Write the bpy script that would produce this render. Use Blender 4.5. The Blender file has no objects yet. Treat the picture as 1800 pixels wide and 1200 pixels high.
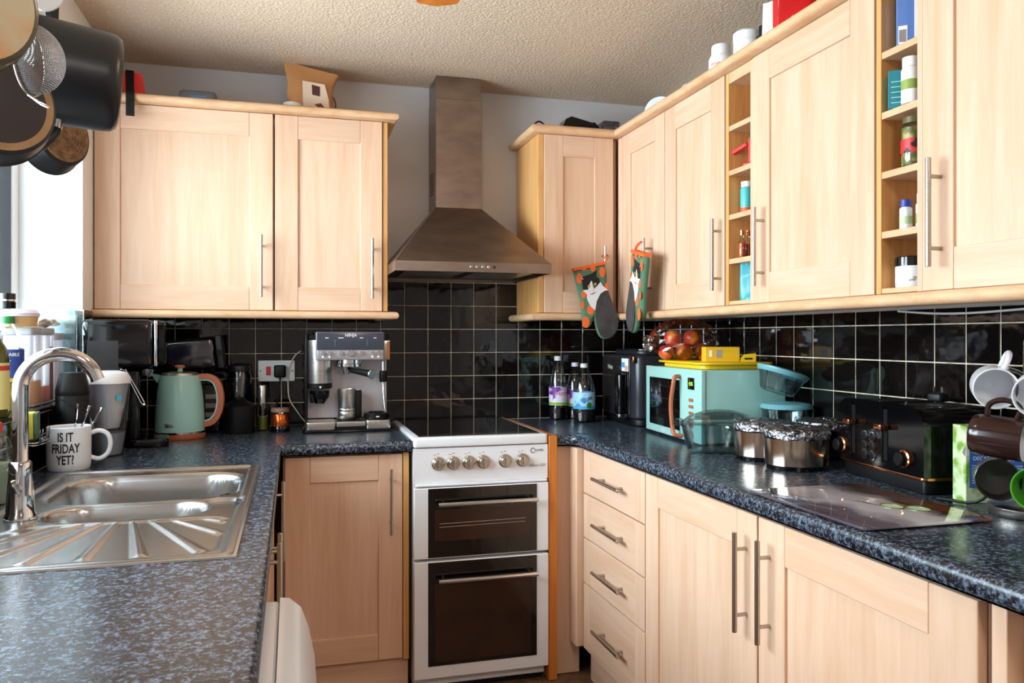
import bpy, math, random
from mathutils import Vector, Matrix, Euler
random.seed(7)
SC = bpy.context.scene
COL = SC.collection
R = math.radians
PI = math.pi

# ------------------------------------------------------------------ camera
HC = 1.267
cam = bpy.data.cameras.new('camera')
cam.sensor_width = 36.0
cam.lens = 1387.6 / 1800 * 36.0
cam.shift_y = -7.5 / 1800
cam.clip_start = 0.02
cam_o = bpy.data.objects.new('camera', cam)
COL.objects.link(cam_o)
cam_o.location = (0, 0, HC)
cam_o.rotation_euler = (R(90), 0, -0.2717)
SC.camera = cam_o

# ------------------------------------------------------------------ light
SC.view_settings.view_transform = 'Standard'
SC.view_settings.look = 'None'
SC.view_settings.gamma = 1.0
SC.view_settings.use_curve_mapping = False
SC.view_settings.exposure = 0.1
wd = bpy.data.worlds.new('sky'); SC.world = wd; wd.use_nodes = True
bg = wd.node_tree.nodes['Background']
bg.inputs[0].default_value = (0.80, 0.90, 1.0, 1)
bg.inputs[1].default_value = 5.0

def area(name, loc, rot, sx, sy, power, col=(1, 1, 1)):
    l = bpy.data.lights.new(name, 'AREA'); l.shape = 'RECTANGLE'
    l.size, l.size_y, l.energy, l.color = sx, sy, power, col
    o = bpy.data.objects.new(name, l); COL.objects.link(o)
    o.location = loc; o.rotation_euler = rot
    return o
# daylight entering by the window over the sink 
area('daylight_window', (-1.02, 1.97, 1.62), (0, R(-90), 0), 1.05, 1.9, 145, (0.82, 0.91, 1.0))

# ------------------------------------------------------------------ helpers
def lin(h):
    h = h.lstrip('#'); o = []
    for i in (0, 2, 4):
        c = int(h[i:i+2], 16) / 255
        o.append(c / 12.92 if c <= 0.04045 else ((c + 0.055) / 1.055) ** 2.4)
    return (*o, 1)

class MB:
    def __init__(s): s.v = []; s.f = []
    def add(s, v, f):
        k = len(s.v); s.v += [tuple(p) for p in v]; s.f += [tuple(i + k for i in q) for q in f]; return s
    def box(s, x0, y0, z0, x1, y1, z1, b=0.0):
        if x0 > x1: x0, x1 = x1, x0
        if y0 > y1: y0, y1 = y1, y0
        if z0 > z1: z0, z1 = z1, z0
        if b <= 0:
            return s.add([(x0,y0,z0),(x1,y0,z0),(x1,y1,z0),(x0,y1,z0),(x0,y0,z1),(x1,y0,z1),(x1,y1,z1),(x0,y1,z1)],
                  [(0,3,2,1),(4,5,6,7),(0,1,5,4),(1,2,6,5),(2,3,7,6),(3,0,4,7)])
        b = min(b, (x1-x0)*.49, (y1-y0)*.49, (z1-z0)*.49)
        v = []; X = (x0, x1); Y = (y0, y1); Z = (z0, z1)
        def idx(i, j, k, a): return ((i*2+j)*2+k)*3+a
        for i in (0,1):
            for j in (0,1):
                for k in (0,1):
                    dx = b if i == 0 else -b; dy = b if j == 0 else -b; dz = b if k == 0 else -b
                    v += [(X[i],Y[j]+dy,Z[k]+dz),(X[i]+dx,Y[j],Z[k]+dz),(X[i]+dx,Y[j]+dy,Z[k])]
        f = []
        for i in (0,1):
            q = [idx(i,0,0,0),idx(i,1,0,0),idx(i,1,1,0),idx(i,0,1,0)]; f.append(q if i else q[::-1])
            q = [idx(0,i,0,1),idx(1,i,0,1),idx(1,i,1,1),idx(0,i,1,1)]; f.append(q[::-1] if i else q)
            q = [idx(0,0,i,2),idx(1,0,i,2),idx(1,1,i,2),idx(0,1,i,2)]; f.append(q if i else q[::-1])
        for i in (0,1):
            for j in (0,1):
                q = [idx(i,j,0,0),idx(i,j,1,0),idx(i,j,1,1),idx(i,j,0,1)]; f.append(q if i != j else q[::-1])
                q = [idx(i,0,j,0),idx(i,0,j,2),idx(i,1,j,2),idx(i,1,j,0)]; f.append(q if i == j else q[::-1])
                q = [idx(0,i,j,1),idx(1,i,j,1),idx(1,i,j,2),idx(0,i,j,2)]; f.append(q if i != j else q[::-1])
                for k in (0,1):
                    q = [idx(i,j,k,0),idx(i,j,k,1),idx(i,j,k,2)]; f.append(q if (i+j+k) % 2 else q[::-1])
        return s.add(v, f)
    def loft(s, rings, cap0=True, cap1=True, close=False):
        n = len(rings[0]); v = [p for r in rings for p in r]; f = []
        m = len(rings)
        for i in range(m if close else m-1):
            a = i*n; b = ((i+1) % m)*n
            for j in range(n):
                k = (j+1) % n; f.append((a+j, a+k, b+k, b+j))
        if not close:
            if cap0: f.append(tuple(range(n))[::-1])
            if cap1: f.append(tuple((m-1)*n+i for i in range(n)))
        return s.add(v, f)
    def lathe(s, prof, n=28, o=(0,0,0), M=None, sx=1.0, sy=1.0, cap=True):
        rings = []
        for r, z in prof:
            ring = []
            for i in range(n):
                t = 2*PI*i/n; p = Vector((r*math.cos(t)*sx, r*math.sin(t)*sy, z))
                if M is not None: p = M @ p
                ring.append((p.x+o[0], p.y+o[1], p.z+o[2]))
            rings.append(ring)
        return s.loft(rings, cap, cap)
    def cyl(s, p0, p1, r0, r1=None, n=20, b=0.0):
        p0 = Vector(p0); p1 = Vector(p1); r1 = r0 if r1 is None else r1
        d = p1 - p0; L = d.length; q = d.to_track_quat('Z', 'Y').to_matrix()
        pr = [(r0, 0), (r1, L)] if b <= 0 else [(r0-b, 0), (r0, b), (r1, L-b), (r1-b, L)]
        return s.lathe(pr, n, tuple(p0), q)
    @staticmethod
    def curve(P, k=4):                               # Catmull-Rom through the points
        if len(P) < 4: return P
        Q = [P[0]*2-P[1]] + P + [P[-1]*2-P[-2]]; o = []
        for i in range(1, len(Q)-2):
            a, b, c, d = Q[i-1:i+3]
            for j in range(k):
                t = j/k; o.append((b*2+(c-a)*t+(a*2-b*5+c*4-d)*t*t+(b*3-a-c*3+d)*t**3)*.5)
        return o + [P[-1]]
    def tube(s, pts, r, n=10, close=False, rs=None):
        P = [Vector(p) for p in pts]; P = P if (close or rs) else s.curve(P); m = len(P); rings = []; up = None
        for i in range(m):
            if close: t = P[(i+1) % m] - P[i-1]
            else: t = P[min(i+1, m-1)] - P[max(i-1, 0)]
            t.normalize()
            if up is None:
                up = Vector((0,0,1)) if abs(t.z) < .9 else Vector((1,0,0))
            up = (up - t*up.dot(t)).normalized(); w = t.cross(up)
            rr = rs[i] if rs else r
            rings.append([tuple(P[i] + (up*math.cos(2*PI*j/n) + w*math.sin(2*PI*j/n))*rr) for j in range(n)])
        return s.loft(rings, close=close)
    def strap(s, pts, w, t, side):
        P = s.curve([Vector(p) for p in pts]); sd = Vector(side).normalized(); rings = []
        for i in range(len(P)):
            d = (P[min(i+1, len(P)-1)] - P[max(i-1, 0)]).normalized(); nn = d.cross(sd).normalized()
            rings.append([tuple(P[i]+sd*a*w/2+nn*b*t/2) for a, b in ((1,1),(-1,1),(-1,-1),(1,-1))])
        return s.loft(rings)
    def sphere(s, c, r, n=20, m=12):
        r = (r, r, r) if isinstance(r, (int, float)) else r
        rings = []
        for i in range(m+1):
            a = -PI/2 + PI*i/m; cr = max(math.cos(a), 1e-4)
            rings.append([(c[0]+r[0]*cr*math.cos(2*PI*j/n), c[1]+r[1]*cr*math.sin(2*PI*j/n), c[2]+r[2]*math.sin(a)) for j in range(n)])
        return s.loft(rings)
    def prism(s, poly, y0, y1):           # polygon in x,z extruded along y
        n = len(poly); a = sum(poly[i][0]*poly[(i+1) % n][1]-poly[(i+1) % n][0]*poly[i][1] for i in range(n))
        if a < 0: poly = poly[::-1]
        return s.loft([[(x, y1, z) for x, z in poly], [(x, y0, z) for x, z in poly]][::1])
    def slab(s, poly, z0, z1):            # polygon in x,y extruded along z
        n = len(poly); a = sum(poly[i][0]*poly[(i+1) % n][1]-poly[(i+1) % n][0]*poly[i][1] for i in range(n))
        if a < 0: poly = poly[::-1]
        return s.loft([[(x, y, z0) for x, y in poly], [(x, y, z1) for x, y in poly]])
    def rbox(s, x0, x1, y0, y1, z0, z1, r=.01, e=.004, k=5, sc=None):
        def ring(ins, z):
            rr = max(r-ins, .0005); a0, a1, b0, b1 = x0+ins, x1-ins, y0+ins, y1-ins; o = []
            for cx, cy, t0 in ((a1-rr, b0+rr, -90), (a1-rr, b1-rr, 0), (a0+rr, b1-rr, 90), (a0+rr, b0+rr, 180)):
                for i in range(k+1):
                    t = R(t0+90*i/k); o.append((cx+rr*math.cos(t), cy+rr*math.sin(t), z))
            return o
        rings = []
        for i in range(4):
            t = R(90*i/3); rings.append(ring(e*(1-math.sin(t)), z0+e*(1-math.cos(t))))
        for i in range(4):
            t = R(90*i/3); rings.append(ring(e*(1-math.cos(t)), z1-e*(1-math.sin(t))))
        return s.loft(rings)
    def sweep(s, path, prof):
        n = len(path); rings = []
        for i in range(n):
            ns = []
            for a, b in ((i-1, i), (i, i+1)):
                if a < 0 or b >= n: continue
                d = Vector((path[b][0]-path[a][0], path[b][1]-path[a][1])).normalized(); ns.append(Vector((d.y, -d.x)))
            m = ns[0] if len(ns) == 1 else (ns[0]+ns[1]) / (1+ns[0].dot(ns[1]))
            rings.append([(path[i][0]+m.x*o, path[i][1]+m.y*o, z) for o, z in prof])
        return s.loft(rings)
    def puff(s, poly, t, ins=((0,0),(.003,.6),(.009,.92),(.016,1.0))):   # padded flat shape in x,z, thickness 2t in y
        n = len(poly); a = sum(poly[i][0]*poly[(i+1) % n][1]-poly[(i+1) % n][0]*poly[i][1] for i in range(n))
        if a < 0: poly = poly[::-1]
        def inset(d):
            o = []
            for i in range(n):
                p, q, w = Vector(poly[i-1]), Vector(poly[i]), Vector(poly[(i+1) % n])
                d1 = (q-p).normalized(); d2 = (w-q).normalized(); n1 = Vector((-d1.y, d1.x)); n2 = Vector((-d2.y, d2.x))
                m = (n1+n2) / max(.5, 1+n1.dot(n2)); o.append((q.x+m.x*d, q.y+m.y*d))
            return o
        rings = []
        for d, k in ins[::-1]: rings.append([(x, t*k, z) for x, z in inset(d)])
        for d, k in ins[1:]: rings.append([(x, -t*k, z) for x, z in inset(d)])
        return s.loft(rings)
    def mark(s): return len(s.v)
    def xf(s, M, k=0):
        for i in range(k, len(s.v)): s.v[i] = tuple(M @ Vector(s.v[i]))
        return s
    def mesh(s, name, m, smooth=35):
        me = bpy.data.meshes.new(name); me.from_pydata(s.v, [], s.f)
        me.validate(); me.update()
        if smooth:
            me.polygons.foreach_set('use_smooth', [True]*len(me.polygons)); me.set_sharp_from_angle(angle=R(smooth))
        if m is not None: me.materials.append(m)
        return me

def TR(loc=(0,0,0), rot=(0,0,0)): return Matrix.Translation(loc) @ Euler(rot).to_matrix().to_4x4()
def link(name, me, parent=None):
    o = bpy.data.objects.new(name, me); COL.objects.link(o)
    if parent: o.parent = parent
    return o
def part(name, mb, m, parent, label=None, smooth=35):
    o = link(name, mb.mesh(name, m, smooth), parent)
    if label: o['label'] = label
    return o
def thing(name, label, cat, loc=(0,0,0), rz=0.0, group=None, rot=None):
    o = link(name, None); o.location = loc; o.rotation_euler = rot if rot else (0, 0, rz)
    o.empty_display_size = .05
    o['label'] = label; o['category'] = cat
    if group: o['group'] = group
    return o
def solo(name, mb, m, label, cat, loc=(0,0,0), rot=(0,0,0), group=None, smooth=35):
    o = link(name, mb.mesh(name, m, smooth)); o.location = loc; o.rotation_euler = rot
    o['label'] = label; o['category'] = cat
    if group: o['group'] = group
    return o
def struct(name, mb, m, smooth=0):
    o = link(name, mb.mesh(name, m, smooth)); o['kind'] = 'structure'; return o
def dup(root, loc, rot, label, group=None):
    r = root.copy(); COL.objects.link(r); r.location = loc; r.rotation_euler = rot; r['label'] = label
    if group: r['group'] = group
    for ch in list(root.children):
        c = ch.copy(); COL.objects.link(c); c.parent = r
        for g in list(ch.children):
            d = g.copy(); COL.objects.link(d); d.parent = c
    return r
def text(body, size, m, parent, loc, rot=(R(90),0,0), ext=.0004, name='lettering', align='CENTER', bend=None, squash=1.0, shear=0.0, bold=0.0):
    cu = bpy.data.curves.new('t', 'FONT'); cu.body = body; cu.size = size; cu.extrude = ext; cu.align_x = align; cu.align_y = 'CENTER'
    cu.space_line = .95; cu.offset = bold; cu.shear = shear; cu.resolution_u = 3
    o = bpy.data.objects.new('t', cu); COL.objects.link(o)
    dg = bpy.context.evaluated_depsgraph_get()
    me = bpy.data.meshes.new_from_object(o.evaluated_get(dg)); bpy.data.objects.remove(o); bpy.data.curves.remove(cu)
    me.materials.clear(); me.materials.append(m); me.name = name
    for v in me.vertices:
        v.co.x *= squash
        if bend:                                    # wrap round a vertical cylinder of radius bend, facing -y
            a = v.co.x/bend; rr = bend + v.co.z; y = v.co.y
            v.co = (rr*math.sin(a), -rr*math.cos(a), y)
    t = link(name, me, parent); t.location = loc
    t.rotation_euler = (0, 0, rot[2]) if bend else rot
    return t

# ------------------------------------------------------------------ materials
MATS = {}
def mat(name, col, rough=.5, metal=0.0, **k):
    if name in MATS: return MATS[name]
    m = bpy.data.materials.new(name); m.use_nodes = True; nt = m.node_tree
    b = nt.nodes['Principled BSDF']
    c = lin(col) if isinstance(col, str) else (*col, 1)
    b.inputs['Base Color'].default_value = c
    b.inputs['Roughness'].default_value = rough; b.inputs['Metallic'].default_value = metal
    if 'coat' in k: b.inputs['Coat Weight'].default_value = k['coat']; b.inputs['Coat Roughness'].default_value = k.get('coat_r', .05)
    if 'emit' in k: b.inputs['Emission Color'].default_value = c; b.inputs['Emission Strength'].default_value = k['emit']
    if 'spec' in k: b.inputs['Specular IOR Level'].default_value = k['spec']
    if 'trans' in k: b.inputs['Transmission Weight'].default_value = k['trans']; b.inputs['IOR'].default_value = k.get('ior', 1.45)
    if 'aniso' in k: b.inputs['Anisotropic'].default_value = k['aniso']
    N = nt.nodes.new; L = nt.links.new
    tc = N('ShaderNodeTexCoord')
    sc = k.get('noise'); bm = k.get('bump')
    if sc or bm:
        mp = N('ShaderNodeMapping'); L(tc.outputs['Object'], mp.inputs[0]); mp.inputs['Scale'].default_value = k.get('map', (1,1,1))
    if sc:                                          # (scale, other colour, lo, hi)
        n = N('ShaderNodeTexNoise'); n.inputs['Scale'].default_value = sc[0]; n.inputs['Detail'].default_value = 4
        L(mp.outputs[0], n.inputs['Vector'])
        r = N('ShaderNodeValToRGB'); r.color_ramp.elements[0].position = sc[2]; r.color_ramp.elements[1].position = sc[3]
        r.color_ramp.elements[0].color = c; r.color_ramp.elements[1].color = lin(sc[1])
        L(n.outputs[0], r.inputs[0]); L(r.outputs[0], b.inputs['Base Color'])
    if bm:                                          # (scale, strength, distance)
        n = N('ShaderNodeTexNoise'); n.inputs['Scale'].default_value = bm[0]; n.inputs['Detail'].default_value = 3
        L(mp.outputs[0], n.inputs['Vector'])
        u = N('ShaderNodeBump'); u.inputs['Strength'].default_value = bm[1]; u.inputs['Distance'].default_value = bm[2]
        L(n.outputs[0], u.inputs['Height']); L(u.outputs[0], b.inputs['Normal'])
    MATS[name] = m; return m

def wood(name, light, dark, vec, rough=.42):
    m = bpy.data.materials.new(name); m.use_nodes = True; nt = m.node_tree; N = nt.nodes.new; L = nt.links.new
    b = nt.nodes['Principled BSDF']; b.inputs['Roughness'].default_value = rough
    b.inputs['Specular IOR Level'].default_value = .4
    tc = N('ShaderNodeTexCoord'); oi = N('ShaderNodeObjectInfo')
    ml = N('ShaderNodeMath'); ml.operation = 'MULTIPLY'; ml.inputs[1].default_value = 31.0; L(oi.outputs['Random'], ml.inputs[0])
    ad = N('ShaderNodeVectorMath'); ad.operation = 'ADD'; L(tc.outputs['Object'], ad.inputs[0]); L(ml.outputs[0], ad.inputs[1])
    outs = []
    for k, sc in ((1.0, 1.6), (6.0, 1.0)):
        mp = N('ShaderNodeMapping'); mp.inputs['Scale'].default_value = tuple(v*k for v in vec); L(ad.outputs[0], mp.inputs[0])
        n = N('ShaderNodeTexNoise'); n.inputs['Scale'].default_value = sc; n.inputs['Detail'].default_value = 5; n.inputs['Distortion'].default_value = .6
        L(mp.outputs[0], n.inputs['Vector']); outs.append(n)
    mx = N('ShaderNodeMath'); mx.operation = 'MULTIPLY_ADD'; mx.inputs[1].default_value = .45; L(outs[1].outputs[0], mx.inputs[0])
    m2 = N('ShaderNodeMath'); m2.operation = 'MULTIPLY'; m2.inputs[1].default_value = .6; L(outs[0].outputs[0], m2.inputs[0]); L(m2.outputs[0], mx.inputs[2])
    r = N('ShaderNodeValToRGB'); e = r.color_ramp.elements
    e[0].position = .36; e[0].color = lin(dark); e[1].position = .62; e[1].color = lin(light)
    L(mx.outputs[0], r.inputs[0])
    hv = N('ShaderNodeHueSaturation'); mr = N('ShaderNodeMapRange'); mr.inputs[3].default_value = .95; mr.inputs[4].default_value = 1.04
    L(oi.outputs['Random'], mr.inputs[0]); L(mr.outputs[0], hv.inputs['Value']); L(r.outputs[0], hv.inputs['Color'])
    L(hv.outputs[0], b.inputs['Base Color'])
    u = N('ShaderNodeBump'); u.inputs['Strength'].default_value = .06; u.inputs['Distance'].default_value = .001; L(outs[1].outputs[0], u.inputs['Height']); L(u.outputs[0], b.inputs['Normal'])
    return m

WV = wood('maple_upright', '#dcb99e', '#cfa686', (9, 9, .7))
WH = wood('maple_level', '#dcb99e', '#cfa686', (.7, .7, 9))
WE = wood('maple_edge', '#dca668', '#c88c4c', (14, 14, .9))
WN = wood('maple_moulding', '#dcb48e', '#c99a70', (3, 3, 9))
PINE = wood('orange_pine', '#c9772e', '#a9581a', (16, 16, .8))

def glass(name, tint=(1,1,1), base=.03, rough=.02, k=.75):
    m = bpy.data.materials.new(name); m.use_nodes = True; nt = m.node_tree; N = nt.nodes.new; L = nt.links.new
    nt.nodes.remove(nt.nodes['Principled BSDF']); o = nt.nodes['Material Output']
    t = N('ShaderNodeBsdfTransparent'); t.inputs[0].default_value = (*tint, 1)
    g = N('ShaderNodeBsdfGlossy'); g.inputs['Roughness'].default_value = rough
    lw = N('ShaderNodeFresnel'); lw.inputs['IOR'].default_value = 1.45
    ma = N('ShaderNodeMath'); ma.operation = 'MULTIPLY_ADD'; ma.inputs[1].default_value = k; ma.inputs[2].default_value = base
    L(lw.outputs[0], ma.inputs[0])
    x = N('ShaderNodeMixShader'); L(ma.outputs[0], x.inputs[0]); L(t.outputs[0], x.inputs[1]); L(g.outputs[0], x.inputs[2]); L(x.outputs[0], o.inputs[0])
    return m
GLASS = glass('clear_glass', (.93, .97, .97), .05)
PET = glass('clear_plastic', (.90, .93, .93), .07, .06)
SMOKE = glass('smoked_plastic', (.42, .42, .50), .10, .12)
FILM = glass('clear_film', (.98, .98, .98), .05, .10, 1.0)
TEALG = glass('aqua_glass', (.90, .97, .98), .09)
MILKY = mat('milky_plastic', '#dfe2ea', .35, trans=.35)

def worktop_mat():
    m = bpy.data.materials.new('speckled_laminate'); m.use_nodes = True; nt = m.node_tree; N = nt.nodes.new; L = nt.links.new
    b = nt.nodes['Principled BSDF']; b.inputs['Roughness'].default_value = .25
    tc = N('ShaderNodeTexCoord'); r = []
    for sc, lo, hi, c0, c1 in ((70, .40, .64, '#0a0b0d', '#1f242c'), (125, .47, .64, '#000000', '#687689')):
        n = N('ShaderNodeTexNoise'); n.inputs['Scale'].default_value = sc; n.inputs['Detail'].default_value = 4; n.inputs['Roughness'].default_value = .72; n.inputs['Distortion'].default_value = .25
        L(tc.outputs['Object'], n.inputs['Vector'])
        q = N('ShaderNodeValToRGB'); e = q.color_ramp.elements; e[0].position = lo; e[1].position = hi; e[0].color = lin(c0); e[1].color = lin(c1)
        L(n.outputs[0], q.inputs[0]); r.append(q)
    x = N('ShaderNodeMix'); x.data_type = 'RGBA'; x.blend_type = 'ADD'; x.inputs[0].default_value = 1
    L(r[0].outputs[0], x.inputs[6]); L(r[1].outputs[0], x.inputs[7]); L(x.outputs[2], b.inputs['Base Color'])
    u = N('ShaderNodeBump'); u.inputs['Strength'].default_value = .12; u.inputs['Distance'].default_value = .001; L(r[1].outputs[0], u.inputs['Height']); L(u.outputs[0], b.inputs['Normal'])
    return m
WTOP = worktop_mat()

def tile_mat():
    m = bpy.data.materials.new('black_glazed_tile'); m.use_nodes = True; nt = m.node_tree; N = nt.nodes.new; L = nt.links.new
    b = nt.nodes['Principled BSDF']; b.inputs['Base Color'].default_value = lin('#0e0a09'); b.inputs['Roughness'].default_value = .06
    tc = N('ShaderNodeTexCoord'); oi = N('ShaderNodeObjectInfo')
    ml = N('ShaderNodeMath'); ml.operation = 'MULTIPLY'; ml.inputs[1].default_value = 57.0; L(oi.outputs['Random'], ml.inputs[0])
    ad = N('ShaderNodeVectorMath'); ad.operation = 'ADD'; L(tc.outputs['Object'], ad.inputs[0]); L(ml.outputs[0], ad.inputs[1])
    n = N('ShaderNodeTexNoise'); n.inputs['Scale'].default_value = 15; n.inputs['Detail'].default_value = 1.5; L(ad.outputs[0], n.inputs['Vector'])
    u = N('ShaderNodeBump'); u.inputs['Strength'].default_value = .16; u.inputs['Distance'].default_value = .008; L(n.outputs[0], u.inputs['Height']); L(u.outputs[0], b.inputs['Normal'])
    return m
TILE = tile_mat()
GROUT = mat('cream_grout', '#cfc5b0', .8, noise=(30, '#a89878', .45, .7))
PAINT = mat('grey_blue_paint', '#cfcccb', .7, noise=(2.0, '#bdbbbd', .4, .7), bump=(60, .15, .002))
WPAINT = mat('white_paint', '#e8e8e6', .6, bump=(80, .1, .001))
ARTEX = mat('textured_ceiling', '#ccb59d', .75, noise=(90, '#e6d6c0', .55, .75), bump=(110, .7, .007))
FLOORM = mat('brown_floor', '#7a5a42', .5, noise=(20, '#5c4230', .4, .6))
STEEL = mat('brushed_steel', '#d0cbc5', .28, 1.0, aniso=.6, noise=(6, '#bcb5ae', .3, .7), map=(1, 1, 30), bump=(60, .02, .0005))
HOODM = mat('tarnished_steel', '#98887c', .34, 1.0, noise=(5, '#83736a', .3, .7), map=(2, 2, 5))
SINKM = mat('sink_steel', '#b4b2b0', .26, 1.0, bump=(40, .05, .001))
HANDLE = mat('satin_nickel', '#b3aca2', .28, 1.0)
CHROME = mat('chrome', '#d4d4d6', .06, 1.0)
BLK = mat('black_gloss_plastic', '#060607', .09)
BLKM = mat('black_matt_plastic', '#0a0a0b', .45, spec=.3)
GREYP = mat('dark_grey_plastic', '#1f2024', .4)
WHT = mat('white_enamel', '#e3e4e8', .22)
WHTP = mat('white_plastic', '#e9e9ea', .35)
TEAL = mat('duck_egg_enamel', '#9fccc4', .25)
COPPER = mat('copper_paint', '#b5623f', .38, .1)
COPPM = mat('polished_copper', '#d08a5c', .18, 1.0)
DKGLASS = mat('black_glass', '#0a0808', .06, coat=.5)
OVENG = mat('smoked_oven_glass', '#2a1a12', .08, noise=(6, '#3a251a', .3, .8))
RED = mat('red_plastic', '#d3201c', .35)
YEL = mat('yellow_plastic', '#efc21f', .4)
INK = mat('black_print', '#101014', .5)
WINK = mat('white_print', '#f0f0f0', .5)
GINK = mat('grey_print', '#77777a', .5)
BLUE = mat('blue_print', '#2f66b8', .45)
def flat(h, r=.5): return mat('flat_'+h.strip('#'), h, r)

# ------------------------------------------------------------------ the room
XL, XR, YB, ZC = -0.68, 1.664, 3.427, 2.357
P = 0.1025
struct('floor', MB().box(-.9, -2.1, -.05, 1.9, 3.7, 0), FLOORM)
struct('ceiling', MB().box(-1.0, -2.1, ZC, 1.9, 3.7, ZC+.08), ARTEX)
wall_back = struct('wall_back', MB().box(XL-.25, YB, 0, XR+.15, YB+.15, ZC), PAINT)
wall_right = struct('wall_right', MB().box(XR, -2.1, 0, XR+.15, YB, ZC), PAINT)
WY0, WY1, WZ0, WZ1 = 1.0, 2.95, 1.06, 2.12
mb = MB()
mb.box(XL-.25, -2.1, 0, XL, WY0, ZC); mb.box(XL-.25, WY1, 0, XL, YB, ZC)
mb.box(XL-.25, WY0, 0, XL, WY1, WZ0); mb.box(XL-.25, WY0, WZ1, XL, WY1, ZC)
wall_left = struct('wall_left', mb, WPAINT)
mb = MB().box(XL, -2.1, 0, XR, -1.95, ZC)
struct('wall_front', mb, PAINT)
# window over the sink
mb = MB(); fx0, fx1 = XL-.25, XL-.19
w1 = struct('window_1', MB().box(fx0+.024, WY0+.05, WZ0+.05, fx0+.034, WY1-.05, WZ1-.05), GLASS)
for a in ((WY0, WZ0, WY0+.06, WZ1), (WY1-.06, WZ0, WY1, WZ1), (WY0+.06, WZ0, WY1-.06, WZ0+.06), (WY0+.06, WZ1-.06, WY1-.06, WZ1), (1.95, WZ0+.06, 2.02, WZ1-.06)):
    part('window_frame', MB().box(fx0, a[0], a[1], fx1, a[2], a[3], .006), WHTP, w1)
part('seal', MB().box(fx0+.02, WY1-.0645, WZ0+.06, fx1-.004, WY1-.0605, WZ1-.06), BLKM, w1)
part('window_sill', MB().box(XL-.19, WY0, WZ0-.001, XL+.012, WY1, WZ0+.008, .002), BLK, w1)

# tiled splashbacks: a grout bed and every tile a piece of its own
def tile_piece(cache, w, h, m=TILE):
    key = (round(w, 4), round(h, 4))
    if key not in cache: cache[key] = MB().box(-w/2, -.006, -h/2, w/2, 0, h/2, .0016).mesh('tile', m, 0)
    return cache[key]
TC = {}
def tiles(wall, ulines, zl, place, clip):
    g = .0035
    for i in range(len(ulines)-1):
        a, b = sorted((ulines[i], ulines[i+1]))
        for j in range(len(zl)-1):
            lo, hi = zl[j], zl[j+1]
            z = clip((a+b)/2, lo, hi)
            if not z: continue
            lo, hi = z
            if hi-lo < .012 or b-a < .012: continue
            me = tile_piece(TC, b-a-g, hi-lo-g)
            o = link('tile', me, wall); place(o, (a+b)/2, (lo+hi)/2)
zrows = [1.507 + P*k for k in range(-6, 3)]
def cb(u, lo, hi):
    top = 1.345 if (u < .35 or u > .985) else 1.60
    lo = max(lo, .9); hi = min(hi, top)
    return (lo, hi) if hi > lo else None
xs = [-.248 + P*i for i in range(-4, 19)]
xs = [XL+.003] + [x for x in xs if x > XL+.01] + [XR-.007]
part('grout_bed', MB().box(XL, YB-.0045, .9, XR, YB, 1.345), GROUT, wall_back, smooth=0)
part('grout_bed', MB().box(.36, YB-.0045, 1.345, .975, YB, 1.6), GROUT, wall_back, smooth=0)
def pb(o, u, z): o.location = (u, YB-.001, z)
tiles(wall_back, xs, zrows, pb, cb)
ys = [YB-.003] + [3.374 - P*i for i in range(0, 23)]
part('grout_bed', MB().box(XR-.0045, 1.10, .9, XR, YB-.005, 1.345), GROUT, wall_right, smooth=0)
def prr(o, u, z): o.location = (XR-.001, u, z); o.rotation_euler = (0, 0, R(-90))
tiles(wall_right, ys, zrows, prr, lambda u, lo, hi: (max(lo, .9), min(hi, 1.345)) if min(hi, 1.345) > max(lo, .9) else None)
part('grout_bed', MB().box(XL, 1.45, .9, XL+.0045, YB-.005, WZ0-.002), GROUT, wall_left, smooth=0)
part('grout_bed', MB().box(XL, WY1, WZ0, XL+.0045, YB-.005, 1.36), GROUT, wall_left, smooth=0)
ysl = [YB-.003] + [3.36 - P*i for i in range(0, 19)]
def pl(o, u, z): o.location = (XL+.001, u, z); o.rotation_euler = (0, 0, R(90))
def cl(u, lo, hi):
    top = 1.36 if u > WY1+.04 else WZ0-.003
    lo = max(lo, .9); hi = min(hi, top); return (lo, hi) if hi > lo else None
tiles(wall_left, ysl, zrows, pl, cl)

# ------------------------------------------------------------------ cabinets
def bar_handle(parent, p0, p1, out=.032, r=.006):      # p0,p1 ends (x,z) on front plane y=0
    mb = MB(); a = Vector((p0[0], -out, p0[1])); b = Vector((p1[0], -out, p1[1]))
    mb.cyl(a, b, r, n=14, b=.001)
    for t in (.17, .83):
        q = a.lerp(b, t); mb.cyl(q, (q.x, .001, q.z), r*.75, n=10)
    return part('handle', mb, HANDLE, parent)
def door(parent, x0, x1, z0, z1, hx=None, hz=None, y=0.0, st=.084, rl=.088):
    p = part('door', MB().box(x0+.01, y+.007, z0+.01, x1-.01, y+.016, z1-.01), WV, parent, smooth=0)
    for a, b in ((x0, x0+st), (x1-st, x1)):
        part('stile', MB().box(a+.0003, y, z0, b-.0003, y+.02, z1, .0014), WV, p, smooth=0)
    for a, b in ((z0, z0+rl), (z1-rl, z1)):
        part('rail', MB().box(x0+st+.0006, y+.0002, a, x1-st-.0006, y+.02, b, .0012), WH, p, smooth=0)
    if hx is not None:
        bar_handle(p, (hx, hz[0]), (hx, hz[1]))
    return p
UZ0, UZ1 = 1.368, 2.103
HZ = (1.416, 1.647)
def carcass(parent, x0, x1, d, z0, z1, y=.022):
    return part('body', MB().box(x0, y, z0, x1, d, z1, .001), WV, parent, smooth=0)
U, V = 3.092, 1.329
DU = YB - U - .008
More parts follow.
